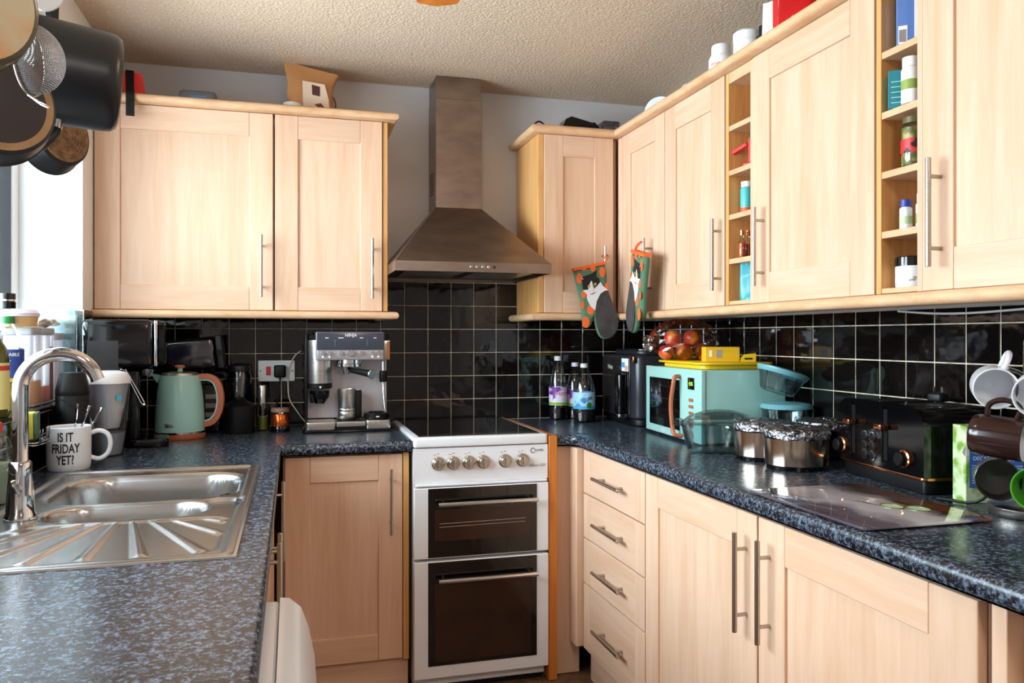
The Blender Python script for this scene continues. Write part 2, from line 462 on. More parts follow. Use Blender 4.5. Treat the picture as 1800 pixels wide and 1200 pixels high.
# left pair of wall cabinets on the back wall
t = thing('wall_cabinet', 'wide maple wall cabinet with one door beside the window', 'cabinet', (-.676, U, 0))
carcass(t, 0, .61, DU, UZ0, UZ1); door(t, .0, .607, UZ0, UZ1, .566, HZ)
t = thing('wall_cabinet', 'narrow maple wall cabinet left of the steel cooker hood', 'cabinet', (-.062, U, 0))
carcass(t, 0, .402, DU, UZ0, UZ1); door(t, .0, .400, UZ0, UZ1, .359, HZ)
part('end_panel', MB().box(.4035, .004, UZ0, .421, DU, UZ1, .001), WE, t, smooth=0)
# back right
t = thing('wall_cabinet', 'maple wall cabinet right of the hood with a cat mitt on its handle', 'cabinet', (.974, U, 0))
carcass(t, .024, .352, DU, UZ0, UZ1); door(t, .024, .331, UZ0, UZ1, .281, HZ)
part('end_panel', MB().box(0, .004, UZ0, .0225, DU, UZ1, .001), WE, t, smooth=0)
# right wall, seen from the corner towards the camera
DV = XR - V - .008
RW = R(-90)
t = thing('corner_wall_cabinet', 'maple corner wall cabinet with a narrow door and hanging mitt', 'cabinet', (V, 3.062, 0), RW)
carcass(t, -.34, .394, DV, UZ0, UZ1); door(t, .004, .393, UZ0, UZ1, .284, HZ)
part('corner_post', MB().box(-.028, -.004, UZ0, .002, .02, UZ1, .004), WV, t, smooth=0)
t = thing('wall_cabinet', 'maple wall cabinet between the corner door and the first open shelves', 'cabinet', (V, 2.665, 0), RW)
carcass(t, 0, .42, DV, UZ0, UZ1); door(t, .001, .418, UZ0, UZ1, .399, HZ)
def open_shelves(label, y1, w):
    t = thing('open_shelf_unit', label, 'shelf unit', (V, y1, 0), RW)
    th = .016
    part('side_panel', MB().box(0, .004, UZ0, th, DV, UZ1, .0008), WE, t, smooth=0)
    part('side_panel', MB().box(w-th, .004, UZ0, w, DV, UZ1, .0008), WV, t, smooth=0)
    part('back_panel', MB().box(th, .19, UZ0, w-th, .2, UZ1), WV, t, smooth=0)
    part('top_panel', MB().box(th, .006, 2.070, w-th, .19, UZ1), WN, t, smooth=0)
    for z in (1.929, 1.788, 1.648, 1.508, 1.369):
        part('shelf', MB().box(th, .006, z-.010 if z > 1.4 else z, w-th, .19, z+.006 if z > 1.4 else z+.012, .0008), WN, t, smooth=0)
    return t
open_shelves('narrow open maple shelf column near the corner', 2.243, .156)
t = thing('wall_cabinet', 'wide maple wall cabinet between the two open shelf columns', 'cabinet', (V, 2.085, 0), RW)
carcass(t, 0, .513, DV, UZ0, UZ1); door(t, .001, .512, UZ0, UZ1, .058, HZ)
open_shelves('open maple shelf column nearest the camera', 1.570, .143)
t = thing('wall_cabinet', 'maple wall cabinet at the right edge beside the spice jars', 'cabinet', (V, 1.425, 0), RW)
carcass(t, 0, .513, DV, UZ0, UZ1); door(t, .001, .512, UZ0, UZ1, .052, HZ)

def half_round(z0, z1, out, back):
    r = (z1-z0)/2; pr = [(-back, z0)]
    for i in range(9):
        a = -PI/2 + PI*i/8; pr.append((out-r+r*math.cos(a), z0+r+r*math.sin(a)))
    return pr + [(-back, z1)]
LP = [(-.676, U), (.362, U), (.362, YB-.004)]
RP = [(.973, YB-.004), (.973, U), (V, U), (V, .905)]
def mould(name, path, z0, z1, out, back, label):
    return solo(name, MB().sweep(path, half_round(z0, z1, out, back)), WN, label, 'moulding')
mould('cornice', LP, 2.105, 2.136, .036, .06, 'rounded maple cornice on top of the left wall cabinets')
mould('cornice', RP, 2.105, 2.136, .036, .06, 'rounded maple cornice running round the right hand wall cabinets')
mould('pelmet', LP, 1.336, 1.3655, .036, .02, 'rounded maple pelmet under the left wall cabinets')
mould('pelmet', RP, 1.336, 1.3655, .036, .02, 'rounded maple pelmet under the right hand wall cabinets')

# base units
BF = 2.81
t = thing('base_cabinet', 'maple base cabinet with one door left of the white cooker', 'cabinet', (-.03, BF, 0))
carcass(t, 0, .432, .60, .12, .858); door(t, .006, .408, .128, .853, .367, (.573, .804), rl=.09)
part('end_panel', MB().box(.411, .003, .12, .432, .021, .858, .001), WE, t, smooth=0)
part('plinth', MB().box(0, .03, .002, .432, .05, .12), WH, t, smooth=0)
LW = R(90)
LFX = -.058
t = thing('base_cabinet', 'maple sink base cabinet under the left worktop edge', 'cabinet', (LFX, 1.37, 0), LW)
carcass(t, 0, 1.40, .045, .12, .858)
part('plinth', MB().box(0, .035, .002, 1.40, .044, .119), WH, t, smooth=0)
door(t, .0, .465, .128, .853, .42, (.573, .82)); door(t, .468, .932, .128, .853, .51, (.573, .82)); door(t, .935, 1.40, .128, .853, 1.18, (.573, .82))
# right run
RF = 1.035
t = thing('drawer_unit', 'maple unit of four drawers with steel bar handles', 'drawers', (RF, 2.735, 0), RW)
carcass(t, 0, .528, .60, .12, .857)
part('plinth', MB().box(0, .03, .002, .528, .05, .119), WH, t, smooth=0)
for z0, z1 in ((.697, .853), (.534, .692), (.368, .529), (.125, .363)):
    d = part('drawer', MB().box(.0615, .001, z0, .4535, .02, z1, .0012), WH, t, smooth=0)
    part('stile', MB().box(.004, 0, z0, .061, .02, z1, .0012), WV, d, smooth=0)
    part('stile', MB().box(.454, 0, z0, .526, .02, z1, .0012), WV, d, smooth=0)
    zc = (z0+z1)/2; bar_handle(d, (.165, zc), (.395, zc))
t = thing('base_cabinet', 'maple base cabinet between the drawers and the nearest right door', 'cabinet', (RF, 2.205, 0), RW)
carcass(t, 0, .60, .60, .12, .857); door(t, .002, .598, .125, .853, .556, (.573, .808))
part('plinth', MB().box(0, .03, .002, .6, .05, .119), WH, t, smooth=0)
t = thing('base_cabinet', 'maple base cabinet nearest the camera under the right worktop', 'cabinet', (RF, 1.602, 0), RW)
carcass(t, 0, .608, .60, .12, .857); door(t, .002, .606, .125, .853, .047, (.578, .812), st=.10)
part('plinth', MB().box(0, .03, .002, .608, .05, .119), WH, t, smooth=0)
part('end_panel', MB().box(.620, .012, .002, .648, .60, .857, .001), WV, t, smooth=0)
part('filler_panel', MB().box(.6485, .05, .002, 1.3, .07, .857), WV, t, smooth=0)
t = thing('corner_filler', 'pale maple filler panel and post between pine board and drawers', 'panel', (.948, 2.80, 0))
part('panel', MB().box(0, .012, .002, .10, .03, .857, .001), WV, t, smooth=0)
part('post', MB().box(.060, -.062, .125, .102, .0115, .857, .004), WV, t, smooth=0)

# ------------------------------------------------------------------ worktops
ZT, ZB = .90, .862
def nose():
    pr = [(-.06, ZB), (-.004, ZB)]
    for i in range(7):
        a = -PI/2 + (PI)*i/6
        pr.append((-.012+.012*math.cos(a), (ZB+.012 if i < 3 else ZT-.012 if i > 3 else (ZB+ZT)/2)+.012*math.sin(a)))
    return pr + [(-.06, ZT)]
SX0, SX1, SY0, SY1 = -.602, -.092, 1.392, 2.372       # sink outline
EX = -.036
BW = .409
mb = MB()
mb.sweep([(BW, 2.782), (EX, 2.782), (EX, -.6)][::-1], nose())
mb.box(XL+.008, -.6, ZB, EX-.06, SY0+.03, ZT); mb.box(XL+.008, SY1-.03, ZB, EX-.06, YB-.008, ZT)
mb.box(XL+.008, SY0+.03, ZB, SX0+.03, SY1-.03, ZT); mb.box(SX1-.03, SY0+.03, ZB, EX-.06, SY1-.03, ZT)
mb.box(EX-.06, 2.842, ZB, BW, YB-.008, ZT)
solo('worktop', mb, WTOP, 'dark speckled laminate worktop with the sink on the left', 'worktop', smooth=50)
mb = MB()
RE = 1.02
cr = [(RE-.05+.05*math.sin(R(a)), 2.782-.05+.05*math.cos(R(a))) for a in (0, 22, 45, 68, 90)]
cr = [(.948, 2.782), (RE-.03, 2.782), (RE-.009, 2.772), (RE, 2.75), (RE, .6)]
mb.sweep(cr, nose())
mb.box(.948, 2.842, ZB, RE+.06, YB-.008, ZT); mb.box(RE+.06, .6, ZB, XR-.008, YB-.008, ZT)
solo('worktop', mb, WTOP, 'dark speckled laminate worktop along the right wall', 'worktop', smooth=50)
solo('pine_board', MB().box(.912, 2.765, .002, .944, YB-.009, .903, .002), PINE, 'orange stained pine board beside the cooker', 'board', smooth=0)

# ------------------------------------------------------------------ sink and tap
def sd(x, y, cx, cy, hx, hy, r):
    qx, qy = abs(x-cx)-hx+r, abs(y-cy)-hy+r
    return math.hypot(max(qx, 0), max(qy, 0)) + min(max(qx, qy), 0) - r
def sm(e0, e1, x):
    t = min(1, max(0, (x-e0)/(e1-e0))); return t*t*(3-2*t)
def sink_z(x, y):
    z = 0.0
    o = -sd(x, y, (SX0+SX1)/2, (SY0+SY1)/2, (SX1-SX0)/2, (SY1-SY0)/2, .03)
    z += .004*sm(0, .006, o) - .005*sm(.016, .026, o)
    b1 = sd(x, y, -.333, 2.105, .205, .172, .10); z -= .006*(1-sm(-.004, .018, b1)) + .150*(1-sm(-.020, 0, b1))
    b2 = sd(x, y, -.335, 1.822, .158, .080, .078); z -= .004*(1-sm(-.004, .012, b2)) + .095*(1-sm(-.018, 0, b2))
    dr = sd(x, y, -.325, 1.575, .205, .148, .05)
    if dr < 0 and b2 > .02:
        a = math.atan2(x+.335, 1.86-y); q = a/(PI/2)*7.5
        rib = max(0, math.cos(q*2*PI/1.0)-.55)/.45
        rr = math.hypot(x+.335, y-1.86)
        z += .0045*rib*sm(.09, .12, rr)*sm(0, -.02, dr) - .003*sm(0, -.012, dr)
    ov = sd(x, y, -.15, 1.86, .045, .055, .04); z -= .008*(1-sm(-.006, .004, ov))*(1 if b2 > .012 and b1 > .012 else 0)
    return z
mb = MB(); NX, NY = 150, 280
vs = []
for j in range(NY+1):
    for i in range(NX+1):
        x = SX0+(SX1-SX0)*i/NX; y = SY0+(SY1-SY0)*j/NY
        vs.append((x, y, ZT+.0015+sink_z(x, y)))
fs = [(j*(NX+1)+i, j*(NX+1)+i+1, (j+1)*(NX+1)+i+1, (j+1)*(NX+1)+i) for j in range(NY) for i in range(NX)]
mb.add(vs, fs)
t = thing('sink', 'inset steel sink with two bowls and a ribbed drainer', 'sink')
part('basin', mb, SINKM, t, smooth=60)
part('rim', MB().sweep([(SX0, SY0), (SX0, SY1), (SX1, SY1), (SX1, SY0), (SX0, SY0)][::-1], [(-.003, ZT), (.0035, ZT), (.0025, ZT+.003), (-.003, ZT+.0035)]), SINKM, t)
part('plug_hole', MB().lathe([(.0, .0), (.038, 0), (.042, .003), (.035, .004), (0, .0015)], o=(-.333, 2.105, ZT-.154)), CHROME, t)
part('plug_hole', MB().lathe([(.0, .0), (.032, 0), (.036, .003), (.03, .004), (0, .0015)], o=(-.335, 1.822, ZT-.098)), CHROME, t)
part('overflow', MB().lathe([(0, 0), (.018, 0), (.021, .002), (.016, .004), (0, .003)], o=(-.145, 1.95, ZT-.004)), CHROME, t)
TX, TY = -.528, 1.80
t = thing('tap', 'chrome swan neck mixer tap at the sink', 'tap', (TX, TY, ZT+.001), R(8))
part('base', MB().lathe([(0, 0), (.030, 0), (.030, .006), (.026, .012), (.024, .05), (.021, .088), (.0205, .112), (.018, .116), (0, .116)]), CHROME, t)
pts = [(0, 0, .112), (0, 0, .16), (0, 0, .22), (0, 0, .258)]
for i in range(1, 13):
    a = PI - R(152)*i/12; pts.append((.069+.069*math.cos(a), 0, .262+.069*math.sin(a)))
pts.append((pts[-1][0]+.008, 0, pts[-1][2]-.018))
part('spout', MB().tube(pts, .0145, 18), CHROME, t)
part('lever', MB().cyl((0, -.02, .06), (.0, -.075, .085), .008, .006, 12, .002), CHROME, t)

# ------------------------------------------------------------------ cooker
CX0, CX1, CY = .412, .909, 2.772
CW = CX1-CX0
t = thing('cooker', 'white freestanding electric cooker with two brown glass ovens', 'cooker', (CX0, CY, 0))
part('body', MB().box(.003, .03, .02, CW-.003, .62, .872, .003), WHT, t)
part('foot_panel', MB().box(.01, .04, .0, CW-.01, .06, .03), BLKM, t)
part('hob_frame', MB().rbox(0, CW, -.006, .632, .876, .911, .012, .006), WHT, t)
part('hob_glass', MB().box(.022, .028, .908, CW-.022, .60, .914, .0015), DKGLASS, t)
fa = part('fascia', MB().prism([(0, .748), (CW, .748), (CW, .873), (0, .873)], .0, .03), WHT, t)
for kx in (.088, .143, .200, .253, .334, .400):
    k = part('knob', MB().lathe([(0, 0), (.0235, 0), (.0235, .003), (.020, .005), (.0185, .018), (.016, .021), (0, .0215)], o=(kx, 0, .818), M=Euler((R(90), 0, 0)).to_matrix()), HANDLE, t)
    part('grip', MB().box(kx-.0035, -.0275, .801, kx+.0035, -.020, .835, .002), STEEL, k)
    part('dial_ring', MB().lathe([(.0238, 0), (.028, 0), (.028, .0006), (.0238, .0006)], o=(kx, -.0002, .818), M=Euler((R(90), 0, 0)).to_matrix(), cap=False), flat('#d8cfc2'), k)
    for q, (dx, dz) in enumerate(((-.012, .031), (0, .0345))):
        part('dial_mark', MB().box(kx+dx-.004, -.0006, .818+dz-.001, kx+dx+.004, .0002, .818+dz+.001), GINK, k)
mk = MB(); mk.lathe([(.0075, 0), (.0098, 0), (.0098, .0006), (.0075, .0006)], 20, (.440, -.0001, .852), Euler((R(90), 0, 0)).to_matrix())
lg = part('logo', MB().tube([(.440+.0085*math.cos(R(a)), -.0006, .852+.0085*math.sin(R(a))) for a in range(40, 321, 20)], .0011, 6), INK, fa)
text('FLAVEL', .011, INK, fa, (.464, -.0004, .852))
text('Milano E50', .014, GINK, fa, (.455, -.0004, .797), shear=.35)
part('trim_strip', MB().box(.004, -.012, .738, CW-.004, .03, .7475, .003), WHT, t)
def oven(z0, z1, wz0, wz1, hz):
    d = part('oven_door', MB().box(.0, -.012, z0, CW, .028, z1, .003), WHT, t)
    part('glass', MB().box(.05, -.0145, z0+.045 if z0 < .3 else z0+.004, CW-.046, -.0105, z1-.003, .0008), DKGLASS, d)
    part('pane', MB().box(.074, -.0152, wz0, CW-.068, -.0135, wz1, .0005), OVENG, d)
    h = MB(); h.cyl((.082, -.048, hz), (CW-.052, -.048, hz), .0085, n=14, b=.001)
    for x in (.105, CW-.075): h.cyl((x, -.048, hz), (x, -.0135, hz), .006, n=10)
    part('handle', h, CHROME, d)
oven(.484, .735, .545, .655, .680)
oven(.060, .474, .118, .395, .412)
rk = MB()
for z in (.595, .607): rk.cyl((.09, -.0158, z), (CW-.09, -.0158, z+.003), .0009, n=6)
part('rack_wire', rk, STEEL, t)

# ------------------------------------------------------------------ hood
t = thing('cooker_hood', 'steel pyramid chimney cooker hood over the cooker', 'hood', (.36, 2.872, 0))
HW, HD = .598, YB-2.872-.008
lip = MB()
lip.box(0, 0, 1.510, HW, .004, 1.546); lip.box(0, .004, 1.510, .004, HD, 1.546); lip.box(HW-.004, .004, 1.510, HW, HD, 1.546); lip.box(.004, HD-.004, 1.51, HW-.004, HD, 1.546)
part('lip', lip, HOODM, t, smooth=0)
c0, c1, cy = .575-.36, .771-.36, 3.243-2.872
part('canopy', MB().loft([[(0, 0, 1.546), (HW, 0, 1.546), (HW, HD, 1.546), (0, HD, 1.546)], [(c0, cy, 1.806), (c1, cy, 1.806), (c1, HD, 1.806), (c0, HD, 1.806)]], False, False), HOODM, t, smooth=0)
part('under_panel', MB().box(.004, .004, 1.522, HW-.004, HD-.004, 1.527), GREYP, t)
for x in (.06, .33): part('grease_filter', MB().box(x, .06, 1.516, x+.22, .42, 1.5215, .002), STEEL, t)
part('chimney', MB().box(c0, cy, 1.806, c1, HD, 2.262, .001), HOODM, t, smooth=0)
part('chimney_sleeve', MB().box(c0+.002, cy+.002, 2.262, c1-.002, HD, ZC-.003, .001), HOODM, t, smooth=0)
for z in range(7): part('vent_slot', MB().box(c0-.0006, cy+.06, 1.87+z*.014, c0+.002, cy+.13, 1.878+z*.014), INK, t)
for i in range(5):
    part('button', MB().cyl((.283+.022*i, .001, 1.529), (.283+.022*i, -.006, 1.529), .0058 if i < 4 else .005, n=14, b=.001), CHROME if i < 4 else INK, t)

# ------------------------------------------------------------------ washing machine under the left worktop
t = thing('washing_machine', 'white washing machine with a bulging front under the left worktop', 'washing machine', (.0, .75, 0), 0)
part('body', MB().box(-.60, 0, .01, -.02, .60, .835, .004), WHT, t)
prof = [(-.019, .64), (.030, .64), (.040, .68), (.036, .74), (.026, .79), (.014, .822), (-.004, .838), (-.019, .840)]
part('fascia', MB().prism(prof, 0.0, .60), WHT, t, smooth=50)
part('front_panel', MB().box(-.019, 0, .012, .026, .60, .638, .006), WHT, t)
part('door', MB().lathe([(.0, 0), (.17, 0), (.17, .02), (.12, .035), (0, .03)], o=(.0265, .30, .36), M=Euler((0, R(90), 0)).to_matrix()), SMOKE, t)

t = thing('fill_light', 'round fill light added out of view behind the camera', 'ceiling light', (.5, -.55, ZC))  # added fill lamp, unseen, brightens the room from behind the camera
part('base', MB().lathe([(0, -.03), (.21, -.03), (.215, -.001), (0, -.001)], 36), WHTP, t)
part('fill_dome', MB().lathe([(0, -.075), (.10, -.07), (.18, -.052), (.205, -.0305)], 36), mat('fill_glow', '#fff6ee', .4, emit=62.0), t)
# ceiling fitting whose wooden blade tip shows at the top
t = thing('ceiling_fitting', 'orange wooden tip of a ceiling fitting at the top edge', 'ceiling light', (.31, 1.62, ZC))
part('rose', MB().lathe([(0, -.05), (.05, -.048), (.06, -.02), (.06, -.001), (0, -.001)]), COPPM, t)
part('stem', MB().cyl((0, 0, -.049), (0, 0, -.225), .012), COPPM, t)
part('lamp_globe', MB().sphere((0, 0, -.29), .065), mat('lit_globe', '#ffe9cf', .4, emit=30.0), t)
for a in range(5):
    an = R(82+72*a); M = Matrix.Rotation(an, 4, 'Z')
    bl = MB().slab([(.06, -.03), (.20, -.055), (.36, -.066), (.43, -.05), (.455, .0), (.44, .055), (.36, .066), (.20, .055), (.06, .03)], -.213, -.205)
    part('blade', bl.xf(M), PINE, t)

# ------------------------------------------------------------------ things on the left worktop and window sill
ZW = ZT + .0005
XQ = Euler((R(90), 0, 0)).to_matrix()          # lathe axis -> -y
def bottle(name, label, cat, loc, body, cap, bm, cm, lab=None, rz=0, group=None, fill=None):
    t = thing(name, label, cat, loc, rz, group)
    part('body', MB().lathe(body, 28), bm, t)
    part('cap', MB().lathe(cap, 20), cm, t)
    if fill: part('contents', MB().lathe(fill[0], 24), fill[1], t)
    if lab:
        r, z0, z1, m = lab
        part('label', MB().lathe([(r, z0), (r, z1)], 28, cap=False), m, t)
    return t
# mug
t = thing('mug', 'large white mug with bold black lettering and spoons behind the sink', 'mug', (-.598, 2.447, ZW), R(14))
part('body', MB().lathe([(0, 0), (.050, 0), (.053, .004), (.055, .02), (.056, .118), (.0545, .120), (.053, .118), (.052, .012), (0, .010)], 40), WHT, t)
part('handle', MB().tube([(.054, 0, .098), (.075, 0, .103), (.096, 0, .092), (.103, 0, .066), (.096, 0, .038), (.075, 0, .024), (.053, 0, .030)], .0065, 12), WHT, t)
for s, z in (('IS IT', .093), ('FRIDAY', .062), ('YET?', .031)):
    text(s, .0345, INK, t, (0, 0, z), bend=.0563, squash=.62, rot=(0, 0, R(-10)), ext=.0003, bold=.0007)
def spoon(label, x, y, rx, ry, tip):
    mb = MB(); mb.tube([(0, 0, 0), (0, 0, .06), (0, 0, .11), (0, 0, .16)], .003, 8, rs=[.0028, .002, .003, .0045])
    mb.sphere((0, 0, .004), (.012, .003, .018), 12, 8)
    return solo('teaspoon', mb, CHROME, label, 'spoon', (x, y, ZW+.024), (rx, ry, 0), 'spoons in the mug')
spoon('upright teaspoon at the left in the lettered mug', -.590, 2.44, R(3), R(6), 0)
spoon('middle teaspoon leaning right in the lettered mug', -.597, 2.447, R(2), R(19), 0)
spoon('thin teaspoon leaning furthest right in the lettered mug', -.592, 2.46, R(-4), R(27), 0)
# black tumbler
t = thing('travel_tumbler', 'black travel tumbler behind the lettered mug', 'tumbler', (-.622, 2.585, ZW))
part('body', MB().lathe([(0, 0), (.038, 0), (.043, .006), (.046, .10), (.045, .195), (.044, .197)], 32), BLKM, t)
part('lid', MB().lathe([(.0445, .1975), (.0455, .20), (.045, .215), (.036, .255), (.033, .262), (.030, .263), (0, .262)], 32), BLKM, t)
part('strap', MB().strap([(-.046, 0, .20), (-.02, -.045, .185), (.02, -.047, .165), (.042, -.02, .155)], .003, .002, (0, 0, 1)), GREYP, t)
# filter jug
t = thing('water_filter_jug', 'clear water filter jug with a white lid beside the black machine', 'jug', (-.555, 2.71, ZW), R(20))
def oval(z, a, b, n=32): return [(a*math.cos(2*PI*i/n)*(1+.12*abs(math.cos(2*PI*i/n))**3), b*math.sin(2*PI*i/n), z) for i in range(n)]
part('body', MB().loft([oval(0, .038, .045), oval(.01, .042, .049), oval(.12, .052, .054), oval(.225, .058, .058)], True, False), PET, t)
part('funnel', MB().loft([oval(.085, .030, .035), oval(.15, .044, .048), oval(.222, .054, .054)], True, False), mat('frosted', '#c8c5cd', .4), t)
part('water', MB().loft([oval(.004, .036, .043), oval(.07, .046, .049)]), flat('#a8acb8', .2), t)
part('lid', MB().loft([oval(.223, .060, .060), oval(.240, .060, .060), oval(.255, .052, .052), oval(.262, .03, .035)]), WHTP, t)
part('handle', MB().tube([(-.055, 0, .22), (-.08, 0, .21), (-.085, 0, .12), (-.05, 0, .05)], .008, 10), WHTP, t)
part('badge', MB().box(.016, -.0575, .172, .030, -.055, .188), flat('#3f9fc0'), t)
# black coffee pod machine: faces the room
t = thing('pod_coffee_machine', 'tall black coffee pod machine under the left cabinet', 'coffee machine', (-.655, 2.815, ZW), R(6))
part('column', MB().rbox(0, .125, 0, .15, 0, .36, .02, .006), BLKM, t)
part('side_panel', MB().rbox(.02, .11, -.004, 0, .02, .355, .0015, .001), GREYP, t)
part('head', MB().rbox(.0, .215, -.002, .152, .262, .425, .022, .02), BLK, t)
part('front_cap', MB().rbox(.2265, .25, .01, .14, .275, .418, .02, .012), BLK, t)
part('chrome_band', MB().rbox(.2155, .226, -.001, .15, .270, .422, .004, .003), CHROME, t)
part('drip_tray', MB().rbox(.126, .26, .01, .14, 0, .028, .03, .004), BLK, t)
part('drip_tank', MB().rbox(.126, .17, .015, .135, .03, .255, .01, .004), BLK, t)
part('spout', MB().cyl((.19, .075, .262), (.185, .075, .235), .022, .018, 18, .003), CHROME, t)
part('lever', MB().tube([(.115, -.006, .262), (.13, -.008, .25), (.175, -.008, .155), (.182, -.008, .147), (.185, -.008, .155), (.13, -.008, .262)], .0028, 8), CHROME, t)
part('cap_ring', MB().lathe([(.0, 0), (.014, 0), (.016, .002), (.0, .003)], o=(.035, .03, .4245)), CHROME, t)
# kettle
t = thing('kettle', 'duck egg blue kettle with a copper handle and base', 'kettle', (-.395, 3.11, ZW), R(-6))
part('power_base', MB().lathe([(0, 0), (.086, 0), (.088, .004), (.087, .018), (0, .018)], 36), COPPER, t)
part('trim_ring', MB().lathe([(.084, .0185), (.086, .019), (.086, .025), (.084, .0255)], 36), CHROME, t)
part('body', MB().lathe([(0, .0257), (.085, .0257), (.0855, .04), (.083, .10), (.077, .17), (.069, .222), (.066, .228)], 40), TEAL, t)
part('lid', MB().lathe([(.0, .228), (.0655, .2282), (.062, .236), (.04, .240), (0, .241)], 36), STEEL, t)
part('knob_stem', MB().lathe([(0, .241), (.009, .241), (.009, .254), (0, .254)]), TEAL, t)
part('knob', MB().lathe([(0, .2543), (.016, .2543), (.018, .259), (.014, .2645), (0, .265)]), COPPER, t)
part('spout', MB().loft([[(-.074, -.02, .20), (-.074, .02, .20), (-.10, .0, .232)], [(-.062, -.025, .226), (-.062, .025, .226), (-.102, .0, .236)]]), TEAL, t)
hp = [(.066, 0, .222), (.10, 0, .222), (.128, 0, .205), (.142, 0, .165), (.143, 0, .12), (.132, 0, .08), (.112, 0, .055), (.085, 0, .047)]
part('handle', MB().strap(hp, .024, .020, (0, 1, 0)), COPPER, t, smooth=60)
hq = [(.070, 0, .2095), (.10, 0, .2085), (.118, 0, .196), (.1295, 0, .163), (.1305, 0, .12), (.121, 0, .086), (.106, 0, .067), (.086, 0, .0595)]
part('handle_lining', MB().strap(hq, .020, .005, (0, 1, 0)), TEAL, t, smooth=60)
part('badge', MB().rbox(-.030, -.002, -.0872, -.0845, .046, .060, .001, .0006), HANDLE, t)
# coffee maker with smoked tank behind the kettle
t = thing('filter_coffee_maker', 'black coffee maker half hidden behind the kettle', 'coffee maker', (-.435, 3.235, ZW))
part('body', MB().rbox(0, .172, 0, .165, 0, .195, .015, .006), BLK, t)
part('collar', MB().cyl((.11, .08, .1955), (.11, .08, .213), .05, .045, 24, .003), BLKM, t)
part('control_panel', MB().rbox(.105, .165, -.003, 0, .03, .17, .0014, .001), GREYP, t)
for z in (.13, .095, .06): part('button', MB().box(.115, -.006, z, .155, -.0032, z+.018, .001), flat('#8d8a80'), t)
part('carafe_clip', MB().box(.1722, .02, .11, .178, .04, .16, .002), WHTP, t)
t = thing('water_tank', 'smoked plastic tank lying tilted on the black coffee maker', 'tank', (-.462, 3.25, 1.128), rot=(0, R(-6), 0))
part('shell', MB().rbox(0, .185, 0, .10, .0, .125, .02, .015), SMOKE, t)
part('inner', MB().rbox(.012, .172, .012, .088, .012, .113, .015, .01), mat('smoky_inner', '#4c4c5c', .3), t)
part('end_cap', MB().rbox(.186, .212, -.004, .104, -.002, .128, .008, .004), GREYP, t)
part('latch', MB().cyl((.20, -.012, .06), (.20, -.0045, .06), .012, n=16), BLKM, t)
# jars by the socket
bottle('storage_jar', 'tall empty glass jar with a clip lid left of the socket', 'jar', (-.205, 3.362, ZW),
       [(0, 0), (.046, 0), (.048, .006), (.048, .215), (.044, .228)], [(0, .2285), (.044, .2285), (.046, .236), (.044, .252), (.03, .258), (0, .259)], SMOKE, GREYP)
t = thing('black_canister', 'squat matt black canister with a domed lid beside the kettle', 'canister', (-.195, 3.20, ZW))
part('body', MB().lathe([(0, 0), (.057, 0), (.059, .005), (.060, .095)], 36), BLKM, t)
part('lid', MB().lathe([(0, .0955), (.0625, .0955), (.063, .104), (.05, .112), (.03, .122), (.02, .128), (.014, .136), (0, .137)], 36), BLKM, t)
bottle('oil_spray', 'slim oil spray bottle with a silver pump under the socket', 'bottle', (-.112, 3.27, ZW),
       [(0, 0), (.021, 0), (.0225, .004), (.0225, .095), (.018, .108)], [(0, .1085), (.0185, .1085), (.0185, .170), (.016, .176), (0, .176)], GLASS, HANDLE,
       fill=([(0, .004), (.0205, .004), (.0205, .055), (0, .055)], flat('#8d8a33', .2)))
t = thing('copper_jar', 'small copper coloured jar with a black base by the coffee machine', 'jar', (-.045, 3.20, ZW))
part('base', MB().lathe([(0, 0), (.036, 0), (.038, .012), (.034, .022), (0, .022)]), BLK, t)
part('body', MB().lathe([(.032, .0223), (.033, .03), (.031, .062), (.026, .070)]), mat('copper_glow', '#d0622a', .2, .8), t)
part('ring', MB().lathe([(.0, .0703), (.024, .0703), (.024, .076), (0, .076)]), CHROME, t)
part('lid', MB().lathe([(0, .0763), (.034, .0763), (.035, .082), (.032, .092), (0, .093)]), flat('#8c6a5a', .4), t)
# socket
t = thing('wall_socket', 'white cooker socket with a red switch on the tiles', 'socket', (-.062, YB-.0085, 1.128))
part('plate', MB().rbox(-.073, .073, -.009, 0, -.043, .043, .003, .002), WHTP, t)
part('switch', MB().box(-.041, -.013, -.018, -.023, -.0095, .018, .001), RED, t)
part('switch', MB().box(.043, -.012, .012, .053, -.0095, .030, .001), WHTP, t)
part('screw', MB().cyl((-.063, -.0105, 0), (-.063, -.0088, 0), .003, n=10), BLKM, t)
part('screw', MB().cyl((.063, -.0105, 0), (.063, -.0088, 0), .003, n=10), BLKM, t)
t = thing('plug', 'black plug with its cable in the white socket', 'plug', (-.048, YB-.0185, 1.128))
part('body', MB().rbox(-.024, .024, -.03, -.0005, -.026, .024, .012, .006), BLKM, t)
part('cable', MB().tube([(0, -.016, -.024), (0, -.018, -.06), (-.006, -.025, -.11), (-.02, -.035, -.16), (-.03, -.045, -.20), (-.01, -.05, -.222), (.05, -.055, -.223), (.08, -.06, -.223)], .0035, 8), BLKM, t)
solo('white_cable', MB().tube([(.035, 3.405, 1.21), (.008, 3.405, 1.185), (-.013, 3.405, 1.13), (-.016, 3.405, 1.07), (-.01, 3.40, 1.01), (.02, 3.40, .96), (.04, 3.40, .93), (.06, 3.40, .906)], .0028, 8), flat('#d6d2b8'),
     'pale cable looping down the tiles beside the espresso machine', 'cable')
